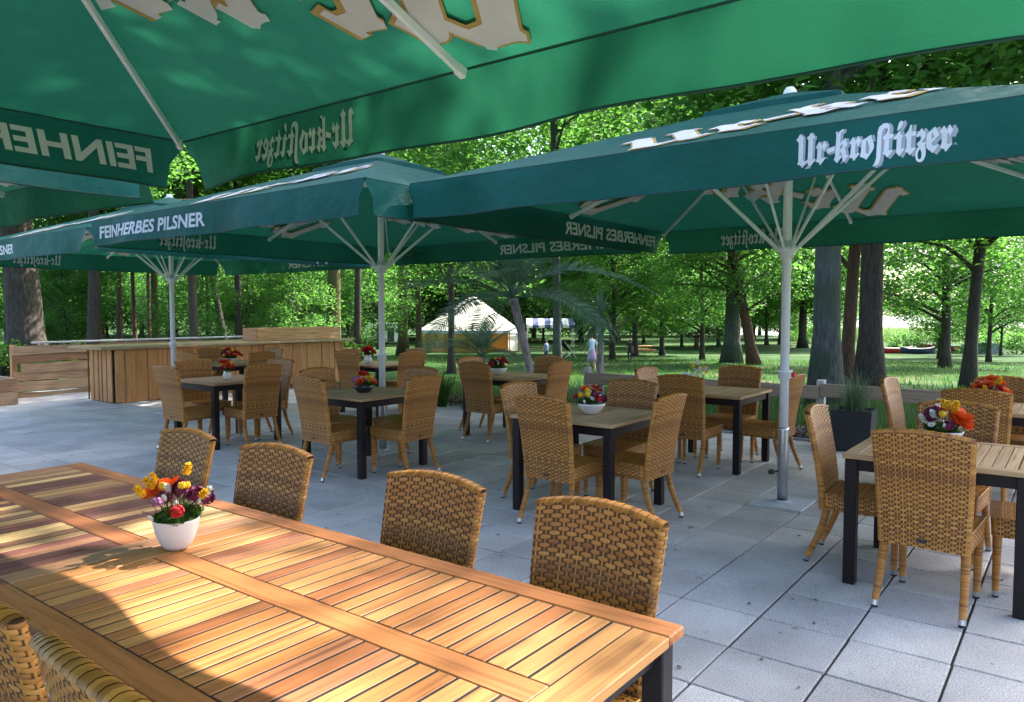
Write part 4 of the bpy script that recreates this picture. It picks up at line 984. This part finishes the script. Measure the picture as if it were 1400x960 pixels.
def fl_mesh():
    for c in ('orange', 'red'):
        m = MB(); petal_ring(m, 5, .034, .55, .022, 0, 0); petal_ring(m, 5, .03, .9, .02, .002, 0, .6); ball(m, .009, (0, 0, .01), 1); FL['poppy_'+c] = m.mesh('poppy', [MP[c], MP['eye']])
    for c in ('purple', 'red', 'lilac'):
        m = MB(); r = random.Random(1)
        for k in range(46):
            d = Vector((r.gauss(0, 1), r.gauss(0, 1), r.gauss(.25, .8))).normalized()*.032*r.uniform(.8, 1.05)
            q = d.to_track_quat('Z', 'Y').to_matrix(); mm = MB(); petal_ring(mm, 4, .012, .25, .007, 0, 0, r.random()*3)
            m.add([q @ Vector(v)+d for v in mm.v], mm.f)
        ball(m, .026, (0, 0, 0)); FL['cluster_'+c] = m.mesh('blossom_cluster', MP[c])
    m = MB(); ball(m, .015, (0, 0, 0), n=12); r = random.Random(5)
    for k in range(50):
        d = Vector((r.gauss(0, 1), r.gauss(0, 1), r.gauss(0, 1))).normalized()*.0155; mm = MB(); ball(mm, .0028, d, n=4); m.add(mm.v, mm.f)
    FL['ball_yellow'] = m.mesh('yellow_ball_flower', MP['yellow'])
    for c in ('yellow', 'white'):
        m = MB(); r = random.Random(7)
        for k in range(24):
            z = k/24*.055; a = k*2.4; d = Vector((math.cos(a), math.sin(a), .9))*.009*(1.15-k/30); mm = MB(); petal_ring(mm, 3, .011, .9, .006, 0, 0, a); m.add([Vector(v)+d+Vector((0, 0, z)) for v in mm.v], mm.f)
        FL['spike_'+c] = m.mesh('flower_spike', MP[c])
    m = MB(); m.lathe([(.001, -.014), (.007, -.006), (.008, .004), (.005, .012), (.001, .016)], 8); FL['puff_white'] = m.mesh('white_bud', MP['white'], True)
    m = MB(); petal_ring(m, 9, .022, .12, .006, 0, 0); ball(m, .007, (0, 0, .003), 1, sz=.5); FL['daisy_white'] = m.mesh('daisy', [MP['white'], MP['yellow']])
    m = MB(); petal_ring(m, 9, .022, .12, .006, 0, 0); ball(m, .007, (0, 0, .003), 1, sz=.5); FL['daisy_yellow'] = m.mesh('daisy', [MP['yellow'], MP['eye']])
fl_mesh()
PN = {'poppy': 'poppy', 'cluster': 'blossom_cluster', 'ball': 'ball_flower', 'spike': 'flower_spike', 'puff': 'white_bud', 'daisy': 'daisy'}
M_PORC = plain('white_ceramic', (.72, .7, .68), .25); M_DARKPOT = plain('black_glazed_pot', (.02, .022, .028), .3)
def bouquet(x, y, label, kind, spread, height, flowers, seed, s=1.):
    """kind: profile of the vessel; flowers: list of (mesh key, count, scale)"""
    t = thing('flower_arrangement', label, 'flowers', (x, y, TZ+.002), rotz=seed*.7); r = random.Random(seed)
    prof = {'pot': ([(.0, .0), (.034, 0), (.04, .003), (.056, .022), (.069, .055), (.077, .09), (.08, .108), (.0795, .111), (.075, .11), (.066, .08), (.0, .07)], M_PORC, .11, 'pot', .07),
            'bowl': ([(0, 0), (.04, 0), (.05, .004), (.085, .035), (.108, .07), (.115, .085), (.11, .086), (.095, .06), (0, .05)], M_PORC, .085, 'bowl', .1),
            'dark': ([(0, 0), (.05, 0), (.062, .006), (.09, .04), (.1, .075), (.096, .077), (.085, .055), (0, .05)], M_DARKPOT, .075, 'bowl', .09),
            'vase': ([(0, 0), (.03, 0), (.042, .012), (.05, .04), (.042, .075), (.034, .09), (.038, .1), (.033, .1), (0, .07)], M_PORC, .1, 'vase', .035),
            'darkpot': ([(0, 0), (.035, 0), (.04, .004), (.055, .07), (.056, .085), (.051, .085), (0, .06)], M_DARKPOT, .085, 'pot', .05)}[kind]
    m = MB(); m.lathe([(a*s, b*s) for a, b in prof[0]], 40 if kind == 'pot' else 28, rib=.007 if kind == 'pot' else 0); ob(prof[3], m.mesh(prof[3], prof[1], True), t)
    top = prof[2]*s; rr = prof[4]*s
    V, F = leaf_cloud([(r.uniform(-rr*.8, rr*.8), r.uniform(-rr*.8, rr*.8), top+r.uniform(-.005, .03)) for _ in range(14)], [.032*s]*14, 26, .028*s, seed, .7, 1.6)
    ob('greenery', np_mesh('greenery', V, F, MP['green']), t)
    st = MB(); tot = sum(f[1] for f in flowers); i = 0; order = []
    for key, n, sc in flowers: order += [(key, sc)]*n
    r.shuffle(order)
    for key, sc in order:
        i += 1; a = i*2.399+r.uniform(-.3, .3); q = math.sqrt(i/tot); rad = spread*q*r.uniform(.75, 1.1)
        z = top+height*(1-.72*q*q)*r.uniform(.7, 1.08)
        if key.startswith('spike') or key.startswith('ball'): z += height*.22
        if key.startswith('puff') or 'white' in key: z -= height*.12*(kind != 'darkpot')
        pos = Vector((rad*math.cos(a), rad*math.sin(a), max(z, top+.012))); tilt = Vector((math.cos(a)*q*.9, math.sin(a)*q*.9, 1)).to_track_quat('Z', 'Y').to_euler()
        ob(PN[key.split('_')[0]], FL[key], t, pos, tilt, (sc*s*r.uniform(.85, 1.15),)*3)
        st.tube([(pos.x*.3, pos.y*.3, top-.02), (pos.x*.7, pos.y*.7, (top+pos.z)/2), pos], [.0018, .0015, .0012], 4, cap=False)
    ob('stems', st.mesh('stems', MP['green']), t, kind='stuff')
    return t
bouquet(1.30, 2.41, 'ribbed white pot with poppies and maroon blossoms on the near table', 'pot', .105, .135, [('poppy_orange', 2, 1.15), ('cluster_purple', 6, .9), ('cluster_red', 1, .7), ('spike_yellow', 5, .8), ('ball_yellow', 3, .85), ('puff_white', 10, 1.0), ('daisy_white', 3, .7), ('spike_white', 2, .7), ('cluster_lilac', 2, .5)], 5, .93)
bouquet(5.0, 3.02, 'round white bowl of red, yellow and purple flowers on a square table', 'bowl', .12, .11, [('poppy_red', 3, .85), ('cluster_purple', 3, .95), ('cluster_red', 2, .8), ('ball_yellow', 5, 1.3), ('poppy_orange', 2, 1.1), ('puff_white', 10, 1.2), ('daisy_white', 5, 1)], 7)
bouquet(4.98, 5.62, 'black bowl of red, orange and violet flowers under the middle umbrella', 'dark', .12, .1, [('poppy_orange', 4, 1.2), ('poppy_red', 3, 1.1), ('cluster_lilac', 2, 1), ('ball_yellow', 4, 1.2), ('daisy_yellow', 3, 1.1), ('daisy_white', 9, 1)], 9)
bouquet(4.98, 8.0, 'small white vase with red flowers on the table near the bar', 'vase', .075, .13, [('poppy_red', 5, 1.2), ('poppy_orange', 3, 1.1), ('ball_yellow', 3, 1.3), ('puff_white', 3, 1)], 11)
bouquet(6.5, 10.35, 'white bowl of red flowers on the table closest to the bar', 'bowl', .13, .13, [('poppy_red', 7, 1.3), ('poppy_orange', 5, 1.2), ('ball_yellow', 3, 1.2), ('cluster_purple', 2, 1.1)], 13)
bouquet(7.44, 5.86, 'white bowl of dark red flowers on the table before the palm', 'bowl', .13, .12, [('cluster_purple', 6, 1.1), ('poppy_red', 5, 1.2), ('poppy_orange', 2, 1.1), ('daisy_white', 3, .9), ('ball_yellow', 2, 1)], 15)
bouquet(7.05, 3.04, 'black pot of white flowers with yellow tips by the rail', 'darkpot', .09, .15, [('daisy_white', 9, 1.2), ('puff_white', 12, 1.3), ('spike_white', 3, 1.1), ('ball_yellow', 3, 1.3), ('spike_yellow', 2, 1)], 17)
bouquet(5.12, .64, 'white bowl with orange poppies, purple blossoms and white sprigs at right', 'bowl', .125, .14, [('poppy_orange', 5, 1.5), ('cluster_purple', 5, 1.05), ('ball_yellow', 3, 1.5), ('spike_yellow', 4, 1.1), ('puff_white', 14, 1.1), ('daisy_white', 8, .9), ('spike_white', 3, .9)], 19)
bouquet(7.40, .60, 'dark bowl of orange and red flowers at the right edge', 'dark', .14, .15, [('poppy_orange', 9, 1.4), ('poppy_red', 4, 1.2), ('cluster_purple', 3, 1), ('ball_yellow', 5, 1.3), ('spike_yellow', 3, 1)], 21)
bouquet(7.85, 8.75, 'small pot of red flowers on the table behind the middle pole', 'vase', .09, .11, [('poppy_red', 7, 1.3), ('poppy_orange', 1, 1), ('daisy_white', 3, 1)], 23, 1.3)

# ------------------------------------------------------------------ things out on the lawn
def tent():
    p = at_depth(642, 74); t = thing('event_tent', 'white peaked tent with yellow timber side walls on the lawn', 'tent', p, rotz=YAW-R(90))
    W, D, h, H = 4.9, 3.6, 2.05, 5.3
    m = MB(); n = 14; vs = []; fs = []; ring = []
    base = []
    for i in range(n): a = 2*math.pi*(i+.5)/n; base.append((W*math.cos(a)*1.03, D*math.sin(a)*1.05))
    prof = [(1.0, h), (.78, h+.75), (.55, h+1.55), (.33, h+2.3), (.16, h+2.95), (.05, H)]
    for f, z in prof:
        for (x, y) in base:
            vs.append((x*f*(1.) + (1-f)*.4, y*f, z))
    for j in range(len(prof)-1):
        for i in range(n): fs.append((j*n+i, j*n+(i+1) % n, (j+1)*n+(i+1) % n, (j+1)*n+i))
    m.add(vs, fs); ob('roof', m.mesh('roof', fabric('white_tent_canvas', (.7, .67, .6), (.8, .78, .72), .2)), t)
    m = MB()
    for i in range(n):
        a, b = base[i], base[(i+1) % n]; m.add([(a[0]*1.01, a[1]*1.01, h), (b[0]*1.01, b[1]*1.01, h), (b[0]*1.02, b[1]*1.02, h-.28), (a[0]*1.02, a[1]*1.02, h-.28)], [(0, 1, 2, 3)])
    ob('scalloped_edge', m.mesh('scalloped_edge', plain('blue_grey_canvas', (.4, .5, .62), .8)), t)
    yel = wood('yellow_panel', [(0, (.5, .28, .06)), (1, (.6, .36, .1))], axis='z', rough=.7); cream = plain('cream_canvas', (.7, .68, .62), .8); orange = plain('orange_curtain', (.7, .2, .03), .8)
    for i in range(n):
        a, b = base[i], base[(i+1) % n]; k = .97; front = a[1] < 0 and b[1] < 0
        if front and (a[0]+b[0])/2 > 2.2 : mat = orange if (a[0]+b[0])/2 < 3.6 else cream
        else: mat = yel
        zt = 1.9 if mat is yel else 2.0
        m = MB(); m.add([(a[0]*k, a[1]*k, .02), (b[0]*k, b[1]*k, .02), (b[0]*k, b[1]*k, zt), (a[0]*k, a[1]*k, zt), (a[0]*.95, a[1]*.95, .02), (b[0]*.95, b[1]*.95, .02), (b[0]*.95, b[1]*.95, zt), (a[0]*.95, a[1]*.95, zt)], [(0, 1, 2, 3), (7, 6, 5, 4), (0, 4, 5, 1), (3, 2, 6, 7), (0, 3, 7, 4), (1, 5, 6, 2)])
        ob('wall_panel', fixn(m.mesh('wall_panel', mat)), t)
        m = MB(); m.tube([(a[0], a[1], 0), (a[0], a[1], h)], .06, 7); ob('tent_pole', m.mesh('tent_pole', M_BOARD), t)
    m = MB(); m.tube([(.4, 0, 0), (.4, 0, H+.15)], .07, 8); ob('centre_pole', m.mesh('centre_pole', M_BOARD), t)
tent()
def gazebo():
    p = at_depth(752, 82); t = thing('gazebo', 'dark blue and white striped flat gazebo right of the white tent', 'gazebo', p, rotz=YAW-R(90))
    m = MB()
    N = 8
    for i in range(N):
        x0, x1 = -2.6+5.2*i/N, -2.6+5.2*(i+1)/N
        m.add([(x0, -1.5, 2.4), (x1, -1.5, 2.4), (x1, 0, 3.1), (x0, 0, 3.1), (x1, 1.5, 2.4), (x0, 1.5, 2.4), (x0, -1.52, 2.1), (x1, -1.52, 2.1)], [(0, 1, 2, 3), (3, 2, 4, 5), (6, 7, 1, 0)], i % 2)
    ob('roof', m.mesh('roof', [plain('white_stripe', (.7, .7, .74), .8), plain('navy_stripe', (.06, .08, .2), .8)]), t)
    for x in (-2.5, 2.5):
        for y in (-1.4, 1.4):
            m = MB(); m.tube([(x, y, 0), (x, y, 2.45)], .035, 7); ob('post', m.mesh('post', M_WHITEMETAL), t)
gazebo()
def caravan():
    p = at_depth(528, 84); t = thing('caravan', 'white caravan with a dark awning door between the trunks at left of the tent', 'caravan', p, rotz=YAW-R(90))
    m = MB(); pr = [(-2.1, .45), (2.0, .45), (2.25, 1.1), (2.1, 2.2), (1.6, 2.55), (-1.7, 2.55), (-2.2, 2.2), (-2.3, 1.2)]
    m.add([(x, -1.05, z) for x, z in pr]+[(x, 1.05, z) for x, z in pr], [tuple(range(8)), tuple(reversed(range(8, 16)))]+[(k, (k+1) % 8, 8+(k+1) % 8, 8+k) for k in range(8)])
    ob('body', fixn(m.mesh('body', plain('caravan_white', (.7, .72, .72), .4))), t)
    m = MB(); m.box((.7, -1.06, 1.25), (.75, .05, 1.5), bev=.02); ob('door', fixn(m.mesh('door', plain('dark_door', (.02, .025, .03), .4))), t)
    for x in (-1.2, 1.6):
        m = MB(); m.box((x, -1.06, 1.75), (.7, .04, .5), bev=.015); ob('window', fixn(m.mesh('window', plain('tinted_glass', (.03, .05, .06), .1))), t)
    for y in (-.9, .9):
        m = MB(); m.tube([(-.2, y-.1, .33), (-.2, y+.1, .33)], [.33, .33], 16); ob('wheel', m.mesh('wheel', M_RUBBER), t)
    m = MB(); m.tube([(2.2, 0, .5), (3.3, 0, .5)], [.05, .04], 6); m.tube([(3.25, 0, .5), (3.25, 0, 0)], [.03, .03], 6); ob('drawbar', m.mesh('drawbar', M_STEEL), t)
caravan()
p = at_depth(501, 90); sh = thing('brick_shed', 'small reddish shed half hidden by trunks left of the caravan', 'shed', p, rotz=YAW-R(90))
m = MB(); m.box((0, 0, 1.2), (3.2, 2.5, 2.4)); ob('wall', m.mesh('wall', plain('brick_red', (.2, .1, .07), .9, noise=.25, nscale=8)), sh)
m = MB(); m.add([(-1.8, -1.45, 2.35), (1.8, -1.45, 2.35), (1.8, 0, 3.1), (-1.8, 0, 3.1), (1.8, 1.45, 2.35), (-1.8, 1.45, 2.35)], [(0, 1, 2, 3), (3, 2, 4, 5), (1, 4, 2), (0, 3, 5)]); ob('roof', m.mesh('roof', plain('roof_felt', (.06, .05, .05), .9)), sh)
m = MB(); m.box((.5, -1.26, 1.), (.85, .05, 1.95)); ob('door', m.mesh('door', M_BOARD), sh)

def canoe(px, d, L, rz, label, c1):
    p = at_depth(px, d); t = thing('canoe', label, 'canoe', (p.x, p.y, p.z+.04), rotz=rz, group='boats on the lake shore'); m = MB(); n = 14; vs = []; fs = []
    for i in range(n+1):
        u = -1+2*i/n; w = .42*(1-abs(u)**2.2)+.015; zt = .48+.18*abs(u)**3; zb = .06*abs(u)**2
        for a in range(7):
            an = math.pi*a/6; vs.append((u*L/2, -w*math.cos(an), zt-(zt-zb)*math.sin(an)))
    for i in range(n):
        for a in range(6): q = i*7+a; fs.append((q, q+1, q+8, q+7))
    m.add(vs, fs); ob('hull', m.mesh('hull', plain(c1[0], c1[1], .35), True), t)
    m = MB()
    for s in (0, 6): m.tube([vs[i*7+s] for i in range(n+1)], .025, 5)
    ob('gunwale', m.mesh('gunwale', plain('gunwale_pale', (.5, .48, .44), .5)), t)
    for x in (-.22, .24):
        m = MB(); m.box((x*L, 0, .38), (.25, .62, .03)); ob('thwart', m.mesh('thwart', M_PLANK), t)
RZ = YAW-R(90)
canoe(1222, 66, 3.6, RZ+.15, 'red canoe lying on the grass by the lake', ('canoe_red', (.45, .02, .03)))
canoe(1254, 62, 2.6, RZ-.2, 'dark blue canoe in front of the red one by the lake', ('canoe_navy', (.03, .035, .09)))
canoe(1275, 76, 3.2, RZ+.1, 'red canoe half hidden behind the bright bush', ('canoe_red2', (.5, .03, .04)))
canoe(1312, 72, 3., RZ-.1, 'red canoe beyond the slender right-hand trunk', ('canoe_red3', (.5, .03, .05)))
p = at_depth(1342, 66); bt = thing('covered_boat', 'grey tarpaulin-covered boat at the right by the lake', 'boat', p, rotz=RZ)
m = MB(); pr = [(-1.3, .15), (1.1, .15), (1.5, .75), (1.2, 1.0), (-1.2, 1.05), (-1.4, .8)]
m.add([(x, -.7, z) for x, z in pr]+[(x, .7, z) for x, z in pr], [tuple(range(6)), tuple(reversed(range(6, 12)))]+[(k, (k+1) % 6, 6+(k+1) % 6, 6+k) for k in range(6)]); ob('cover', fixn(m.mesh('cover', plain('grey_tarp', (.25, .3, .3), .6))), bt)
m = MB(); m.box((0, 0, .09), (2.2, .9, .18)); ob('hull', m.mesh('hull', plain('hull_white', (.6, .6, .58), .5)), bt)

def picnic(px, d):
    p = at_depth(px, d); t = thing('picnic_table', 'dark picnic table on the lawn beyond the black-clad person', 'table', p, rotz=RZ+.3)
    for k in range(5):
        m = MB(); m.box((0, -.32+.16*k, .74), (1.7, .14, .04)); ob('plank', m.mesh('plank', M_BOARD), t)
    for y in (-.72, .72):
        m = MB(); m.box((0, y, .44), (1.7, .26, .04)); ob('bench_plank', m.mesh('bench_plank', M_BOARD), t)
    for x in (-.6, .6):
        for s in (-1, 1):
            m = MB(); m.tube([(x, s*.65, 0), (x, s*.2, .72)], .04, 6); ob('leg', m.mesh('leg', M_BOARD), t)
        m = MB(); m.box((x+.05, 0, .41), (.05, 1.6, .08)); ob('crossbeam', m.mesh('crossbeam', M_BOARD), t)
picnic(878, 62)
p = at_depth(776, 52); dc = thing('deck_chair', 'folding deck chair with black cloth on the lawn beyond the small palm', 'chair', p, rotz=RZ+.6)
for y in (-.3, .3):
    m = MB(); m.tube([(-.5, y, 1.1), (.5, y, 0)], .03, 6); ob('frame_bar', m.mesh('frame_bar', plain('pale_wood', (.6, .55, .48), .6)), dc)
    m = MB(); m.tube([(-.45, y*.9, 0), (.35, y*.9, .45)], .03, 6); ob('frame_bar', m.mesh('frame_bar', MATS['pale_wood']), dc)
m = MB(); q = [(-.47+.8*i/8, 1.07-.65*i/8-.12*math.sin(math.pi*i/8)) for i in range(9)]
m.add([(x, y, z) for x, z in q for y in (-.28, .28)], [(2*i, 2*i+1, 2*i+3, 2*i+2) for i in range(8)]); ob('cloth', m.mesh('cloth', plain('black_cloth', (.02, .02, .025), .8)), dc)

# ------------------------------------------------------------------ people
def person(px, d, rz, H, cols, label, stride=.1, arm=.12, seed=1, skirt=False):
    """one skinned figure; cols: hair, skin, top, bottom, shoe"""
    p = at_depth(px, d); s = H/1.75
    V = []; E = []; Rr = []
    def v(x, y, z, r, par=None, ry=None):
        V.append((x, y, z)); Rr.append((r, ry or r)); i = len(V)-1
        if par is not None: E.append((par, i))
        return i
    pel = v(0, 0, .98, .135, None, .105); wa = v(0, 0, 1.13, .12, pel, .09); ch = v(0, .0, 1.33, .145, wa, .1); nk0 = v(0, 0, 1.46, .075, ch); nk = v(.005, 0, 1.53, .05, nk0); hd = v(.015, 0, 1.62, .082, nk, .07); tp = v(.01, 0, 1.71, .07, hd, .062)
    ns = v(.095, 0, 1.62, .014, hd)
    for sg in (-1, 1):
        ear = v(.0, sg*.078, 1.62, .014, hd)
        sh = v(0, sg*.165, 1.43, .062, ch); el = v(-.02+arm*sg*.5, sg*.225, 1.16, .042, sh); wr_ = v(.09+arm*sg, sg*.235, .94, .03, el); pa = v(.12+arm*sg, sg*.23, .86, .032, wr_, .018)
        for k in range(4): f0 = v(.115+arm*sg+(k-1.5)*.018, sg*.23, .81, .009, pa); v(.125+arm*sg+(k-1.5)*.018, sg*.222, .765-.005*abs(k-1.3), .008, f0)
        th = v(.155+arm*sg, sg*.215, .85, .01, pa); v(.17+arm*sg, sg*.205, .815, .009, th)
        hp = v(.0, sg*.095, .9, .098, pel); kn = v(.05+stride*sg*.6, sg*.1, .5, .062, hp); an = v(-.02+stride*sg*1.3, sg*.1, .1, .042, kn); hl = v(-.03+stride*sg*1.3, sg*.1, .04, .04, an); toe = v(.16+stride*sg*1.3, sg*.115, .03, .034, hl)
    me = bpy.data.meshes.new('person'); me.from_pydata([(a*s, b*s, c*s) for a, b, c in V], E, [])
    o = bpy.data.objects.new('person', me); col.objects.link(o)
    md = o.modifiers.new('skin', 'SKIN'); 
    for i, sv in enumerate(me.skin_vertices[0].data): sv.radius = (Rr[i][0]*s, Rr[i][1]*s); sv.use_root = (i == 0)
    o.modifiers.new('sub', 'SUBSURF').levels = 1
    dg = bpy.context.evaluated_depsgraph_get(); full = bpy.data.meshes.new_from_object(o.evaluated_get(dg)); bpy.data.objects.remove(o)
    mats = [plain('person_%s' % '_'.join('%02d' % int(q*99) for q in c), c, .75) for c in cols]
    for m_ in mats: full.materials.append(m_)
    for pg in full.polygons:
        c = pg.center/s; k = 2
        if c.z > 1.5: k = 0 if (c.z > 1.665 or (c.x < .01 and c.z > 1.54)) else 1
        elif abs(c.y) > .19 and c.z < 1.2: k = 1
        elif c.z < .95: k = 3
        if c.z < .07: k = 4
        elif skirt and c.z < .5: k = 1
        pg.material_index = k; pg.use_smooth = True
    t = thing('person', label, 'person', p, rotz=rz, me=full)
    if skirt:
        m = MB(); m.lathe([(.13*s, 1.03*s), (.17*s, .9*s), (.2*s, .7*s), (.225*s, .5*s), (.215*s, .5*s), (.16*s, .9*s)], 18); ob('skirt', m.mesh('skirt', mats[3], True), t)
    return t
person(809, 27, RZ+1.9, 1.42, [(.03, .02, .015), (.5, .3, .22), (.45, .55, .7), (.36, .24, .42), (.3, .28, .28)], 'person in light blue top and lilac skirt walking on the lawn', .12, .1, 1, True)
person(861, 36.5, RZ+1.3, 1.24, [(.015, .012, .01), (.45, .27, .2), (.012, .012, .016), (.02, .02, .024), (.5, .5, .5)], 'person dressed in black walking away on the lawn', .14, .12, 2)
person(747, 38, RZ+2.4, 1.2, [(.05, .03, .02), (.5, .3, .22), (.2, .25, .42), (.05, .06, .12), (.1, .1, .1)], 'person in a blue shirt half hidden behind the big palm', .05, .08, 3)

# small weeds rooted in the paving joints
for k, (i, j, f) in enumerate(((1, 2, .8), (2, 0, .4), (3, 3, .2), (1, 6, .5))):
    x, y = A0+i*PT, B0+(j+f)*PT; t = thing('weed_tuft', 'tiny green weed growing in a paving joint', 'weed', (x, y, -.004), group='weeds in the paving joints'); r = random.Random(k)
    blades('leaf_tuft', [(r.gauss(0, .008), r.gauss(0, .022), 0) for _ in range(16)], .008, .022, .006, M_GRASSB, k+40, 1.4, parent=t)

# dry leaves and crumbs scattered over the paving
lr = np.random.default_rng(44); n = 420
c = np.stack([lr.uniform(1.8, 9.0, n), lr.uniform(-1, 12.5, n), np.full(n, .007)], 1)
V, F = leaf_cloud(c, np.full(n, .004), 1, .028, 9, .2, .25)
o = ob('leaf_litter', np_mesh('leaf_litter', V, F, leafy('dry_leaf', [(0, (.05, .04, .02)), (.6, (.12, .08, .04)), (1, (.1, .13, .05))], .1, (.2, .15, .05))), kind='stuff'); o['label'] = 'dry leaf crumbs scattered over the paving'
